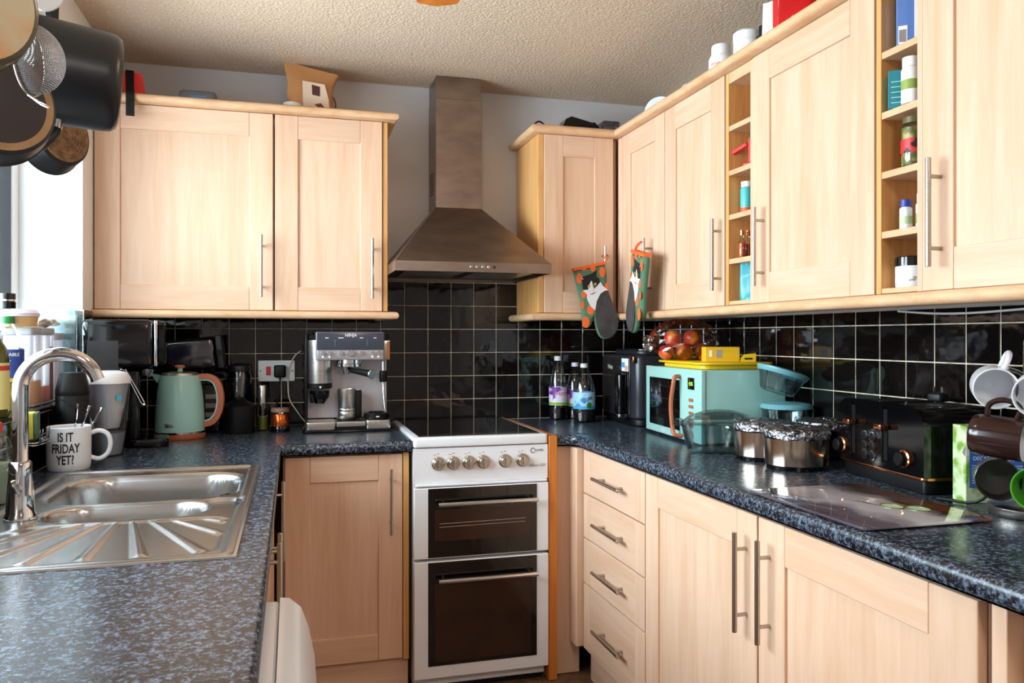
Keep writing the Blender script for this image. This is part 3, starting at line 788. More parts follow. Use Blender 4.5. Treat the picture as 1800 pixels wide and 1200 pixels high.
# things on the tiled sill
ZS = WZ0 + .0085
t = bottle('vegetable_oil_bottle', 'clear bottle of vegetable oil with a green cap and blue label', 'bottle', (-.748, 2.44, ZS),
       [(0, 0), (.036, 0), (.040, .006), (.040, .175), (.036, .20), (.020, .225), (.016, .235)], [(0, .2355), (.019, .2355), (.019, .255), (0, .256)], PET, flat('#1f7a3d', .4),
       (.0405, .075, .165, flat('#2a4a9c', .4)), fill=([(0, .004), (.038, .004), (.038, .10), (0, .10)], flat('#c9b44a', .2)))
text('VEGETABLE\nOIL', .013, WINK, t, (0, 0, .145), bend=.0408, rot=(0, 0, R(15)))
part('label_fruit', MB().lathe([(.0407, .078), (.0407, .088)], 28, cap=False), flat('#d8b92c'), t)
t = bottle('olive_oil_bottle', 'dark bottle of olive oil with a yellow label at the left edge', 'bottle', (-.716, 2.235, ZS),
       [(0, 0), (.032, 0), (.035, .005), (.035, .145), (.03, .17), (.014, .20), (.013, .235)], [(0, .2355), (.0145, .2355), (.0145, .258), (0, .259)], mat('dark_olive_glass', '#4a4a12', .1), BLKM,
       (.0355, .02, .135, flat('#d9cf86', .5)))
part('label_stamp', MB().lathe([(.0357, .116), (.0357, .128)], 28, cap=False), flat('#b5382c'), t)
def canister(label, loc, w, h, mcol, fz):
    t = thing('cereal_canister', label, 'canister', loc, 0, 'tall canisters on the window sill')
    part('body', MB().rbox(-w/2, w/2, -w/2, w/2, 0, h, .012, .004), MILKY, t)
    part('contents', MB().rbox(-w/2-.0006, w/2+.0006, -w/2-.0006, w/2+.0006, .006, fz, .012, .003), mcol, t)
    part('lid', MB().rbox(-w/2-.003, w/2+.003, -w/2-.003, w/2+.003, h+.0005, h+.022, .012, .004), flat('#a9a8ae', .4), t)
canister('milky canister of tan cereal nearest the tap', (-.745, 2.555, ZS), .078, .205, flat('#c59a78', .5), .075)
canister('milky canister with pink contents in the middle', (-.745, 2.645, ZS), .078, .205, flat('#c98378', .5), .055)
canister('slim canister of dark red grains beside the pink one', (-.733, 2.715, ZS), .045, .205, flat('#7a4a44', .5), .17)
canister('short milky canister right of the dark grains', (-.735, 2.785, ZS), .06, .19, flat('#b9c3cc', .5), .15)
t = thing('food_tub', 'cream food tub with a pale lid on top of the canisters', 'tub', (-.75, 2.515, ZS+.228))
part('tub', MB().lathe([(0, 0), (.052, 0), (.056, .028)], 28), flat('#d9b27a', .5), t)
part('lid', MB().lathe([(0, .0285), (.06, .0285), (.06, .038), (.05, .048), (0, .05)], 28), flat('#d8cfe0', .4), t)
t = thing('small_jar', 'little dark jar with a silver band on the cream tub', 'jar', (-.765, 2.50, ZS+.2785))
part('base', MB().lathe([(0, 0), (.02, 0), (.021, .018), (.018, .02), (0, .02)]), BLK, t)
part('band', MB().lathe([(.0, .0203), (.0195, .0203), (.0195, .025), (.0, .025)]), CHROME, t)
part('lid', MB().lathe([(0, .0253), (.02, .0253), (.02, .042), (0, .043)]), BLK, t)
rn = random.Random(3)
mb = MB(); rings = []
for i in range(9):
    a = i/8; c = Vector((-.74+.01*math.sin(7*a), 2.62+.19*a, .012+.006*math.sin(9*a))); w = .030*(1-.25*abs(2*a-1)); h = .011
    rings.append([(c.x+w*math.cos(2*PI*j/10)*(1+.25*rn.uniform(-1, 1)), c.y+rn.uniform(-.004, .004), c.z+h*math.sin(2*PI*j/10)*(1+.3*rn.uniform(-1, 1))) for j in range(10)])
solo('paper_packet', mb.loft(rings), mat('crumpled_paper', '#c9bdb0', .6, noise=(40, '#8f8378', .5, .6)), 'crumpled pale packet lying on the canisters', 'packet', (0, 0, ZS+.229), smooth=0)
t = thing('clear_storage_box', 'open clear glass storage box standing in the window corner', 'box', (-.836, 2.835, ZS))
part('front_pane', MB().box(0, 0, .004, .165, .004, .285, .001), TEALG, t)
part('rear_pane', MB().box(0, .085, .004, .165, .089, .285, .001), TEALG, t)
part('side_pane', MB().box(0, .0042, .004, .004, .0848, .285), TEALG, t)
part('side_pane', MB().box(.161, .0042, .004, .165, .0848, .285), TEALG, t)
part('bottom_pane', MB().box(0, 0, 0, .165, .089, .0038), TEALG, t)
# sponge in a wire rack, bottle by the tap
t = thing('sponge', 'yellow and green scouring sponge in the wire rack by the tap', 'sponge', (-.652, 2.335, 1.002), R(100))
part('foam', MB().rbox(-.032, .032, 0, .022, 0, .068, .003, .003), flat('#d9cf4a', .9), t)
part('scourer', MB().rbox(-.032, .032, -.010, -.0003, 0, .068, .003, .002), mat('scourer', '#4f6b58', .95, bump=(300, .6, .002)), t)
mb = MB()
for z in (.991, .997): mb.tube([(XL+.008, 2.265, z), (-.628, 2.265, z), (-.628, 2.385, z), (XL+.008, 2.385, z)], .0016, 6)
for y in (2.285, 2.31, 2.345, 2.37): mb.tube([(XL+.008, y, .994), (-.628, y, .994), (-.626, y, 1.028)], .0016, 6)
solo('wire_rack', mb, CHROME, 'chrome wire sponge rack fixed to the tiles', 'rack')
bottle('washing_up_bottle', 'dish soap bottle with a red cap behind the tap', 'bottle', (-.628, 1.975, ZW), [(0, 0), (.028, 0), (.031, .006), (.031, .12), (.026, .145), (.012, .158)], [(0, .1585), (.013, .1585), (.013, .178), (.006, .182), (.005, .195), (0, .196)], PET, RED,
       fill=([(0, .004), (.029, .004), (.029, .09), (0, .09)], flat('#9aa88a', .3)))

# ------------------------------------------------------------------ espresso machine
t = thing('espresso_machine', 'steel espresso machine with a grinder left of the cooker', 'coffee machine', (.208, 3.105, ZW))
k = .000365
def zx(x): return (x-549)*k
def zz(y): return (1125-y)*k
part('base_tray', MB().rbox(zx(82), zx(1035), -.006, .29, 0, .0085, .02, .003), BLK, t)
part('left_foot', MB().rbox(zx(115), zx(426), 0, .28, .009, .041, .012, .003), STEEL, t)
part('drip_tray', MB().rbox(zx(430), zx(730), -.002, .12, .021, .041, .003, .002), STEEL, t)
part('tray_recess', MB().box(zx(430), .004, .009, zx(730), .12, .0205), BLKM, t)
part('drip_grid', MB().box(zx(436), .004, .0413, zx(724), .115, .0433, .0008), BLKM, t)
part('right_foot', MB().rbox(zx(735), zx(1000), 0, .28, .009, .044, .012, .003), STEEL, t)
part('back_panel', MB().box(zx(115), .13, .0445, zx(995), .28, .277, .002), mat('satin_panel', '#c4bfc2', .35, .3), t)
part('side_column', MB().rbox(zx(110), zx(140), .05, .28, .0445, .38, .004, .003), BLKM, t)
part('grinder', MB().lathe([(.0475, zz(610)), (.0475, zz(374)), (.0468, zz(372)), (.0475, zz(370)), (.0475, zz(152)), (.04, zz(150))], 32, (zx(262), .075, 0)), STEEL, t)
part('bean_hopper', MB().rbox(zx(135), zx(1000), .06, .28, zz(150), zz(92), .01, .004), BLKM, t)
part('grinder_collar', MB().lathe([(0, zz(668)), (.046, zz(668)), (.0485, zz(660)), (.0485, zz(613)), (0, zz(613))], 32, (zx(262), .075, 0)), BLKM, t)
part('collar_mark', MB().prism([(zx(252), zz(640)), (zx(282), zz(640)), (zx(267), zz(665))], .0255, .027), WHTP, t)
mb = MB(); mb.lathe([(0, zz(830)), (.018, zz(830)), (.024, zz(800)), (.036, zz(760)), (.038, zz(690)), (0, zz(690))], 24, (zx(265), .075, 0)); mb.box(zx(165), .04, zz(820), zx(205), .06, zz(720), .004)
part('dosing_cup', mb, BLK, t)
hd = part('head', MB().rbox(zx(220), zx(930), -.004, .20, zz(362), zz(66), .008, .004), mat('silver_plastic', '#c9c7cc', .3, .7), t)
part('display', MB().rbox(zx(228), zx(924), -.0065, -.0042, zz(256), zz(72), .001, .0008), mat('slate_display', '#3c3f4a', .2), t)
text('NINJA', .0165, WINK, t, (zx(578), -.0068, zz(102)), ext=.0002)
for x, w in ((330, 34), (475, 56), (688, 36), (830, 30)): part('screen_word', MB().box(zx(x-w/2), -.0072, zz(132), zx(x+w/2), -.0066, zz(124)), WINK, t)
for x in (414, 748): part('screen_rule', MB().box(zx(x-2), -.0072, zz(218), zx(x+2), -.0066, zz(140)), GINK, t)
for x, r in ((290, 21), (357, 21), (475, 21), (580, 36), (687, 21), (803, 19), (868, 22)):
    part('dial', MB().lathe([(r*k*1.05, -.0005), (r*k, .008), (r*k*.9, .0095), (0, .0095)], 20, (zx(x), -.004, zz(289)), XQ), CHROME, t)
for x in (290, 357, 803, 868): part('button', MB().lathe([(.0045, 0), (.004, .003), (0, .003)], 14, (zx(x), -.004, zz(328)), XQ), WHTP, t)
part('right_block', MB().rbox(zx(932), zx(1002), .03, .20, zz(365), zz(152), .004, .003), STEEL, t)
part('orange_tag', MB().box(zx(970), .0275, zz(355), zx(997), .0295, zz(170), .0005), flat('#e8862e'), t)
part('group_head', MB().lathe([(0, zz(442)), (.052, zz(442)), (.054, zz(436)), (.054, zz(410)), (.050, zz(405)), (.050, zz(364)), (0, zz(364))], 32, (zx(575), .075, 0)), CHROME, t)
pf = part('portafilter', MB().lathe([(0, zz(520)), (.012, zz(520)), (.018, zz(470)), (.022, zz(443)), (0, zz(443))], 20, (zx(545), .07, 0)), CHROME, t)
part('grip', MB().cyl((zx(585), .05, zz(475)), (zx(785), -.045, zz(508)), .010, .0145, 18, .003), BLKM, pf)
part('end_cap', MB().cyl((zx(787), -.0455, zz(508.5)), (zx(793), -.0495, zz(510)), .0185, .017, 22, .001), CHROME, pf)
part('steam_wand', MB().tube([(zx(945), .09, zz(372)), (zx(945), .085, zz(520)), (zx(942), .07, zz(700)), (zx(955), .06, zz(905))], .006, 12), CHROME, t)
part('wand_grip', MB().lathe([(.014, 0), (.016, .01), (.016, .035), (.013, .045)], 18, (zx(945), .085, zz(610))), BLKM, t)
t2 = thing('milk_jug', 'small steel milk jug standing on the espresso machine tray', 'jug', (.208+zx(545), 3.105+.06, ZW+.0438))
part('body', MB().lathe([(0, 0), (.034, 0), (.036, .003), (.036, .030), (.0352, .032), (.036, .034), (.036, .042), (.0352, .044), (.036, .046), (.035, .120), (.034, .1205), (.033, .119), (.033, .006), (0, .005)], 32), STEEL, t2)
part('handle', MB().rbox(.034, .058, -.012, .008, .006, .112, .006, .004), BLKM, t2)
part('handle_cap', MB().rbox(.034, .058, -.012, .008, .1125, .118, .006, .002), CHROME, t2)
t2 = thing('tamper_puck', 'flat black tamping puck on the right of the espresso machine', 'tamper', (.208+zx(862), 3.105+.058, ZW+.0445))
part('base', MB().lathe([(0, 0), (.048, 0), (.050, .004), (.050, .018), (.046, .023), (0, .023)], 30), BLKM, t2)
part('top', MB().lathe([(0, .0233), (.03, .0233), (.03, .028), (.026, .031), (0, .032)], 24), BLK, t2)
part('mark', MB().box(-.006, -.0512, .010, .006, -.0495, .014), WINK, t2)

# ------------------------------------------------------------------ right worktop
def squash_bottle(label, loc, r, h, labm, text_s, tcol, lab2, group):
    s = h/.285
    t = bottle('squash_bottle', label, 'bottle', loc,
        [(0, .004), (r*.7, 0), (r*.96, .008*s), (r, .03*s), (r, .155*s), (r*.9, .185*s), (r*.55, .235*s), (.014, .262*s)],
        [(0, .2625*s), (.0165, .2625*s), (.0165, .282*s), (0, .2825*s)], PET, mat('bottle_cap', '#d5d5d8', .4),
        (r*1.008, .065*s, .145*s, labm), R(25), group,
        fill=([(0, .005), (r*.9, .006), (r*.97, .03*s), (r*.97, .055*s), (0, .055*s)], flat('#1c0d12', .2)))
    text(text_s, .022, tcol, t, (0, 0, .115*s), bend=r*1.015, rot=(0, 0, R(-12)), squash=.8)
    part('label_band', MB().lathe([(r*1.012, .066*s), (r*1.012, .078*s)], 28, cap=False), lab2, t)
    return t
lab1 = mat('mixto_label', '#e4dcea', .4, noise=(14, '#7a2a9c', .50, .56))
lab2 = mat('apple_label', '#a9d3ea', .4, noise=(20, '#3f7fc0', .52, .60))
squash_bottle('tall squash bottle with a purple and white label by the tiles', (1.145, 3.345, ZW), .040, .285, lab1, 'MIXTO', RED, flat('#7fb02a'), 'squash bottles')
t = squash_bottle('broad squash bottle with a light blue label in front', (1.222, 3.22, ZW), .048, .255, lab2, '4X', flat('#14305c'), flat('#2f9fd0'), 'squash bottles')
part('label_fruit', MB().sphere((-.018, -.0475, .075), (.016, .003, .014), 14, 8), flat('#3f9f3a', .4), t)
squash_bottle('squash bottle half hidden behind the blue labelled one', (1.232, 3.36, ZW), .042, .255, lab1, 'MIXTO', RED, flat('#7fb02a'), 'squash bottles')
# multicooker
t = thing('air_fryer', 'dark grey air fryer between the bottles and the microwave', 'air fryer', (1.352, 3.345, ZW), R(-91.4))
part('base', MB().rbox(.012, .39, .005, .268, 0, .03, .05, .006), BLKM, t)
part('body', MB().rbox(0, .40, .0, .272, .0305, .292, .035, .012), mat('graphite_plastic', '#33333a', .3, .3), t)
part('front_panel', MB().rbox(.03, .345, -.006, 0, .045, .28, .0028, .002), mat('graphite_glass', '#24201f', .12), t)
part('control_panel', MB().rbox(.225, .335, -.0095, -.0062, .06, .215, .0015, .001), BLK, t)
part('basket_handle', MB().rbox(.285, .335, -.05, -.010, .05, .215, .012, .006), BLK, t)
part('handle_foot', MB().rbox(.285, .335, -.05, -.010, .035, .0495, .008, .003), CHROME, t)
for x in (.245, .262):
    for z in (.09, .105): part('button', MB().cyl((x, -.0105, z), (x, -.0096, z), .004, n=12), GINK, t)
part('lid', MB().rbox(.06, .36, .03, .25, .2925, .312, .05, .006), GREYP, t)
part('lid_rim', MB().rbox(.09, .37, .025, .24, .3125, .317, .04, .002), CHROME, t)
part('latch', MB().rbox(.372, .396, -.012, -.0005, .262, .288, .003, .002), COPPM, t)
part('energy_sticker', MB().box(.262, -.0070, .225, .335, -.0063, .278), WINK, t)
part('sticker_square', MB().box(.266, -.0078, .240, .298, -.0072, .262), flat('#4a9bd0'), t)
part('sticker_square', MB().box(.300, -.0078, .228, .332, -.0072, .248), flat('#d8a48c'), t)
text('Ninja', .026, flat('#c9c4c2'), t, (.13, -.0066, .238))
# microwave
MT = R(-93.65)
t = thing('microwave', 'duck egg blue microwave oven with a copper handle', 'microwave', (1.337, 2.827, ZW+.001), MT)
part('body', MB().rbox(.003, .484, .012, .305, .012, .254, .006, .004), TEAL, t)
d = part('door', MB().rbox(0, .487, -.006, .0115, .010, .256, .003, .003), TEAL, t)
part('window', MB().rbox(.042, .318, -.0085, -.0065, .038, .215, .0009, .0008), DKGLASS, d)
hm = MB().tube([(.318, -.008, .228), (.330, -.030, .226), (.328, -.036, .20), (.318, -.040, .13), (.322, -.036, .05), (.330, -.030, .026), (.336, -.008, .022)], .0075, 12)
part('handle', hm, COPPER, d)
part('display', MB().rbox(.388, .437, -.009, -.0065, .188, .228, .0009, .0008), DKGLASS, t)
text('4:25', .018, mat('green_digits', '#7fd02a', .5, emit=2.0), t, (.414, -.0094, .207))
for i, z in enumerate((.152, .130, .108, .086, .064)): part('button', MB().rbox(.398, .428, -.0105, -.0065, z-.005, z+.005, .0015, .001), COPPER, t)
part('dial', MB().lathe([(.018, 0), (.018, .004), (.0155, .018), (.013, .020), (0, .020)], 24, (.413, -.0065, .032), XQ), COPPER, t)
part('badge', MB().rbox(.145, .185, -.0072, -.0062, .014, .030, .0004, .0003), flat('#b9c4c0', .3), t)
for x in (.04, .44):
    for y in (.03, .27): part('foot', MB().cyl((x, y, 0), (x, y, .0115), .012, n=14), BLKM, t)
ZM = ZW + .2558
# tray, box, fruit
t = thing('yellow_tray', 'shallow yellow plastic tray on top of the microwave', 'tray', (1.486, 2.59, ZM), MT)
part('well', MB().rbox(-.175, .175, -.125, .125, 0, .016, .03, .005), YEL, t)
part('rim', MB().rbox(-.20, .20, -.142, .142, .0163, .024, .04, .003), YEL, t)
ZY = ZM + .0245
t = thing('yellow_box', 'yellow cardboard box lying on the yellow tray', 'box', (1.462, 2.50, ZY), R(-16))
part('carton', MB().box(-.058, -.03, 0, .062, .03, .052, .001), mat('yellow_card', '#e8b51c', .5), t, smooth=0)
part('print', MB().box(-.045, -.0306, .018, -.035, -.0301, .040), WINK, t)
part('print', MB().box(-.02, -.0306, .014, .0, -.0301, .042), flat('#9a9a9e'), t)
t = thing('yellow_clip', 'small yellow clip with a black slot beside the yellow box', 'clip', (1.545, 2.455, ZY), R(-16))
part('block', MB().prism([(-.028, 0), (.026, 0), (.026, .03), (-.012, .026), (-.024, .014)], -.012, .012), YEL, t)
part('slot', MB().box(-.014, -.0126, .008, .014, -.0121, .014), BLKM, t)
PEACH = mat('nectarine_skin', '#c9301f', .35, noise=(22, '#e8923a', .48, .70))
fr = [(1.353, 2.700, .030, 'lower left nectarine in the clear bag'), (1.417, 2.680, .032, 'lower middle nectarine in the clear bag'), (1.485, 2.660, .031, 'lower right nectarine in the clear bag'),
      (1.392, 2.722, .034, 'upper left nectarine in the clear bag'), (1.462, 2.70, .034, 'upper right nectarine in the clear bag'), (1.446, 2.744, .031, 'nectarine at the back of the clear bag')]
for i, (x, y, r, lb) in enumerate(fr):
    z = ZY+r if i < 3 or i == 5 else ZY+.082
    t = thing('nectarine', lb, 'fruit', (x, y, z), 0, 'nectarines on the microwave', rot=(i*.9, i*.5, i*1.3))
    mb = MB(); rings = []
    for a in range(13):
        la = -PI/2+PI*a/12; rr = r*math.cos(la)*(1+.04*math.sin(la)); zz_ = r*.95*math.sin(la) - r*.16*math.exp(-((la-PI/2)/.35)**2)
        rings.append([(max(rr, 1e-4)*math.cos(2*PI*j/20)*(1-.05*math.exp(-((j-10)/1.6)**2)), max(rr, 1e-4)*math.sin(2*PI*j/20), zz_) for j in range(20)])
    part('flesh', mb.loft(rings), PEACH, t, smooth=80)
    part('stalk', MB().cyl((0, 0, r*.76), (0, 0, r*.88), .002, n=6), flat('#5a3a1c'), t)
mb = MB(); rings = []; rn = random.Random(11)
for a in range(17):
    la = -PI/2+PI*a/16; ring = []
    for j in range(30):
        th = 2*PI*j/30; w = 1+rn.uniform(-.07, .07)
        ring.append((.125*max(math.cos(la), .01)**.75*math.cos(th)*w, .070*max(math.cos(la), .01)**.75*math.sin(th)*w, .077+.076*math.sin(la)*(1+rn.uniform(-.04, .04)*(a > 5))))
    rings.append(ring)
mb.loft(rings)
k0 = mb.mark(); rings = []
for a in range(8):
    q = a/7; ring = []
    for j in range(14):
        th = 2*PI*j/14; w = (.015+.018*q)*(1+rn.uniform(-.35, .35)); ring.append((-.105-.05*q, w*.6*math.cos(th), .060+w*math.sin(th)))
    rings.append(ring)
mb.loft(rings, False, False)
solo('clear_bag', mb, FILM, 'crinkled clear plastic bag around the nectarines', 'bag', (1.424, 2.694, ZY+.0005), (0, 0, R(-16)), smooth=0)
# glass dishes
def ring_e(z, a, b, n=36): return [(a*math.cos(2*PI*i/n), b*math.sin(2*PI*i/n), z) for i in range(n)]
t = thing('casserole_dish', 'oval clear glass casserole with a lid beside the microwave', 'casserole', (1.316, 2.258, ZW), R(-8))
part('dish', MB().loft([ring_e(0, .085, .045), ring_e(.006, .10, .055), ring_e(.05, .116, .066), ring_e(.082, .121, .068), ring_e(.088, .128, .0715), ring_e(.090, .122, .067), ring_e(.05, .110, .061), ring_e(.010, .093, .05)]), TEALG, t)
part('lid', MB().loft([ring_e(.0905, .126, .0705), ring_e(.095, .129, .072), ring_e(.099, .122, .067), ring_e(.118, .095, .05), ring_e(.132, .05, .026), ring_e(.136, .012, .008)]), TEALG, t)
part('lid_handle', MB().tube([(.116, 0, .096), (.124, .0, .098), (.128, 0, .10)], .010, 10), TEALG, t)
part('lid_handle', MB().tube([(-.122, 0, .096), (-.142, .0, .098), (-.15, 0, .10)], .012, 10), TEALG, t)
t = thing('storage_dish', 'round glass dish with an aqua lid behind the casserole', 'dish', (1.556, 2.245, ZW))
part('dish', MB().lathe([(0, 0), (.06, 0), (.066, .006), (.078, .13), (.080, .135), (.076, .135), (.062, .01), (0, .006)], 32), TEALG, t)
part('lid', MB().lathe([(0, .1355), (.082, .1355), (.083, .142), (.075, .150), (.05, .154), (0, .155)], 32), mat('aqua_plastic', '#7fc0c9', .35, trans=.3), t)
t = thing('tilted_bowl', 'glass bowl with an aqua lid tipped on top of the dishes', 'bowl', (1.512, 2.235, ZW+.185), rot=(R(4), R(17), 0))
part('bowl', MB().lathe([(0, 0), (.045, 0), (.055, .006), (.070, .05), (.076, .068), (.073, .068), (.052, .012), (0, .006)], 32), TEALG, t)
part('lid', MB().lathe([(.077, .060), (.0825, .0685), (.083, .076), (.074, .080), (.05, .077), (0, .077)], 32), mat('aqua_plastic', '#7fc0c9', .35, trans=.3), t)
# foil topped pots
FOIL = mat('crumpled_foil', '#9a9aa0', .30, 1.0, bump=(70, 1.0, .012))
POTM = mat('pot_steel', '#b3a79a', .14, 1.0)
def pot(label, x, y, a, b, rz, h=.105):
    t = thing('slow_cooker_pot', label, 'pot', (x, y, ZW), rz, 'foil covered pots')
    part('base', MB().loft([ring_e(0, a*.94, b*.94), ring_e(.012, a*.97, b*.97), ring_e(.0125, a, b)]), BLK, t)
    part('body', MB().loft([ring_e(.013, a, b), ring_e(.085, a, b)]), POTM, t)
    part('collar', MB().loft([ring_e(.0855, a*1.01, b*1.01), ring_e(.097, a*1.02, b*1.02)]), BLK, t)
    rn = random.Random(int(x*1000)); rings = []; n = 44
    for zq, s in ((.088, 1.035), (.098, 1.045), (.108, 1.03), (.114, .93), (.116, .72), (.115, .45), (.116, .15)):
        rings.append([(a*s*math.cos(2*PI*i/n)*(1+rn.uniform(-.018, .018)), b*s*math.sin(2*PI*i/n)*(1+rn.uniform(-.018, .018)), zq+rn.uniform(-.0035, .0035)) for i in range(n)])
    part('foil_cover', MB().loft(rings, False, True), FOIL, t, smooth=25)
pot('foil covered steel pot next to the glass casserole', 1.375, 2.094, .088, .080, R(-20))
pot('foil covered steel pot next to the black toaster', 1.365, 1.922, .088, .078, R(-15))
pot('foil covered steel pot at the back by the tiles', 1.565, 2.075, .075, .075, 0)
# toaster
t = thing('toaster', 'black four slice toaster with copper trim', 'toaster', (1.444, 1.845, ZW), R(-96.46))
TW = .352
part('foot_plinth', MB().rbox(.012, TW-.012, .008, .19, 0, .032, .01, .003), BLKM, t)
part('copper_band', MB().rbox(.002, TW-.002, -.003, .198, .0325, .041, .012, .002), COPPM, t)
def arch(x0, x1, z0, z1, r):
    o = [(x0, z0), (x1, z0)]
    for i in range(9): a = R(90*i/8); o.append((x1-r+r*math.cos(a), z1-r+r*math.sin(a)))
    for i in range(9): a = R(90+90*i/8); o.append((x0+r+r*math.cos(a), z1-r+r*math.sin(a)))
    return o
part('body', MB().prism(arch(.004, TW-.004, .0415, .200, .05), .008, .192), mat('ribbed_black', '#4a4a4c', .14, .95), t, smooth=50)
part('front_panel', MB().prism(arch(0, TW, .0415, .205, .052), -.004, .0075), BLK, t, smooth=50)
for i in range(9): part('rib', MB().box(TW-.0045, .02+i*.019, .05, TW-.002, .022+i*.019, .15), BLKM, t)
for x0 in (.05, .205): part('slot', MB().box(x0, .03, .2002, x0+.09, .17, .2012), BLKM, t)
for x0 in (.078, .212):
    part('lever_slot', MB().box(x0-.008, -.0055, .062, x0+.008, -.0042, .188), BLKM, t)
    part('lever_rail', MB().box(x0-.012, -.009, .055, x0-.0085, -.0042, .195, .001), BLK, t)
    part('lever', MB().rbox(x0-.013, x0+.015, -.03, -.006, .138, .152, .003, .002), COPPM, t)
for x in (.128, .160):
    for z in (.066, .090, .114):
        b = part('button', MB().lathe([(.0105, 0), (.0105, .004), (.008, .005), (0, .005)], 18, (x, -.004, z), XQ), BLKM, t)
        part('button_ring', MB().lathe([(.0108, 0), (.0125, 0), (.0125, .003), (.0108, .003)], 18, (x, -.004, z), XQ, cap=False), CHROME, b)
for x in (.026, .288):
    b = part('dial', MB().lathe([(.0165, 0), (.0165, .02), (.014, .023), (0, .023)], 22, (x, -.004, .077), XQ), BLKM, t)
    part('dial_ring', MB().lathe([(.017, 0), (.0215, 0), (.0215, .006), (.017, .008)], 24, (x, -.004, .077), XQ, cap=False), COPPM, b)
solo('black_cable', MB().tube([(1.40, 1.455, ZW+.004), (1.425, 1.375, ZW+.010), (1.435, 1.335, ZW+.055), (1.442, 1.315, ZW+.11), (1.475, 1.322, ZW+.16), (1.51, 1.345, ZW+.195), (1.57, 1.40, ZW+.20), (1.64, 1.44, ZW+.15)], .003, 8), BLKM, 'black cable curving up in front of the tea box', 'cable')
t = thing('plug', 'black plug lying prongs up on the toaster', 'plug', (1.60, 1.66, ZW+.2015), R(-80))
part('body', MB().rbox(-.022, .022, -.02, .02, 0, .022, .01, .005), BLKM, t)
for x in (-.011, .011): part('prong', MB().box(x-.003, -.004, .022, x+.003, .004, .038, .001), CHROME, t)
# chopping board
def board_mat():
    m = bpy.data.materials.new('printed_glass_board'); m.use_nodes = True; nt = m.node_tree; N = nt.nodes.new; L = nt.links.new
    b = nt.nodes['Principled BSDF']; b.inputs['Roughness'].default_value = .05; b.inputs['Coat Weight'].default_value = .6; b.inputs['Coat Roughness'].default_value = .02
    tc = N('ShaderNodeTexCoord'); sp = N('ShaderNodeSeparateXYZ'); L(tc.outputs['Object'], sp.inputs[0])
    n = N('ShaderNodeTexNoise'); n.inputs['Scale'].default_value = 9; n.inputs['Detail'].default_value = 3; L(tc.outputs['Object'], n.inputs['Vector'])
    a = N('ShaderNodeMath'); a.operation = 'MULTIPLY_ADD'; a.inputs[1].default_value = .16; L(n.outputs[0], a.inputs[0]); L(sp.outputs['X'], a.inputs[2])
    mr = N('ShaderNodeMapRange'); mr.inputs[1].default_value = -.10; mr.inputs[2].default_value = .26; L(a.outputs[0], mr.inputs[0])
    r = N('ShaderNodeValToRGB'); e = r.color_ramp.elements; e[0].position = .0; e[0].color = lin('#4a4048'); e[1].position = 1; e[1].color = lin('#8a5230')
    for p, c in ((.25, '#6a6068'), (.42, '#d0cace'), (.62, '#d8d3d6'), (.75, '#5a4038'), (.86, '#8a5230')):
        q = e.new(p); q.color = lin(c)
    L(mr.outputs[0], r.inputs[0]); L(r.outputs[0], b.inputs['Base Color']); return m
t = thing('chopping_board', 'glossy printed glass chopping board on the right worktop', 'chopping board', (1.192, 1.448, ZW))
part('glass', MB().rbox(-.156, .152, -.197, .197, .0025, .0075, .012, .001), board_mat(), t)
for x in (-.13, .13):
    for y in (-.17, .17): part('foot', MB().cyl((x, y, 0), (x, y, .0024), .008, n=12), BLKM, t)
for i, (x, y) in enumerate(((.035, -.05), (.07, -.085))):
    o = part('print', MB().loft([ring_e(.00755, .020, .026), ring_e(.0078, .020, .026)]), flat('#d7d9cc', .08), t); o.location = (x, y, 0)
    o2 = part('print_rim', MB().tube([(x+.0205*math.cos(R(a)), y+.0265*math.sin(R(a)), .0077) for a in range(0, 360, 15)], .0018, 6, close=True), flat('#566a2a', .1), t)
part('print_leaf', MB().slab([(-.02, .06), (.01, .0), (.02, -.06), (.005, -.01)], .0076, .0078), flat('#6a2a44', .1), t)
# tea boxes
def tea(label, loc, rz, w, h, dpt):
    t = thing('tea_box', label, 'box', loc, rz)
    part('carton', MB().box(-w/2, 0, 0, w/2, dpt, h, .001), mat('leafy_card', '#cfe0b4', .5, noise=(26, '#7fa63a', .45, .58)), t, smooth=0)
    part('top_panel', MB().box(-w/2+.001, -.0006, h*.62, w/2-.001, -.0001, h-.003), flat('#e4e8d8'), t)
    part('blue_panel', MB().box(-w/2+.008, -.0010, h*.20, w/2-.002, -.0007, h*.70), BLUE, t)
    text('DECAF', .012, WINK, t, (0, -.0013, h*.58), ext=.0002)
    for i in range(8): part('small_print', MB().box(-w/2+.013, -.0013, h*(.26+.032*i), w/2-.010-.004*(i % 3), -.0011, h*(.26+.032*i)+.0016), flat('#c9d4ee'), t)
    part('tab', MB().prism([(-w/2-.008, h*.66), (-w/2, h*.60), (-w/2, h*.76)], .001, .002), flat('#e4e8d8'), t)
tea('green and blue decaf tea box beside the toaster', (1.466, 1.402, ZW), R(-14), .068, .170, .05)
tea('second green tea box partly hidden behind the mugs', (1.545, 1.385, ZW), R(-14), .075, .165, .05)
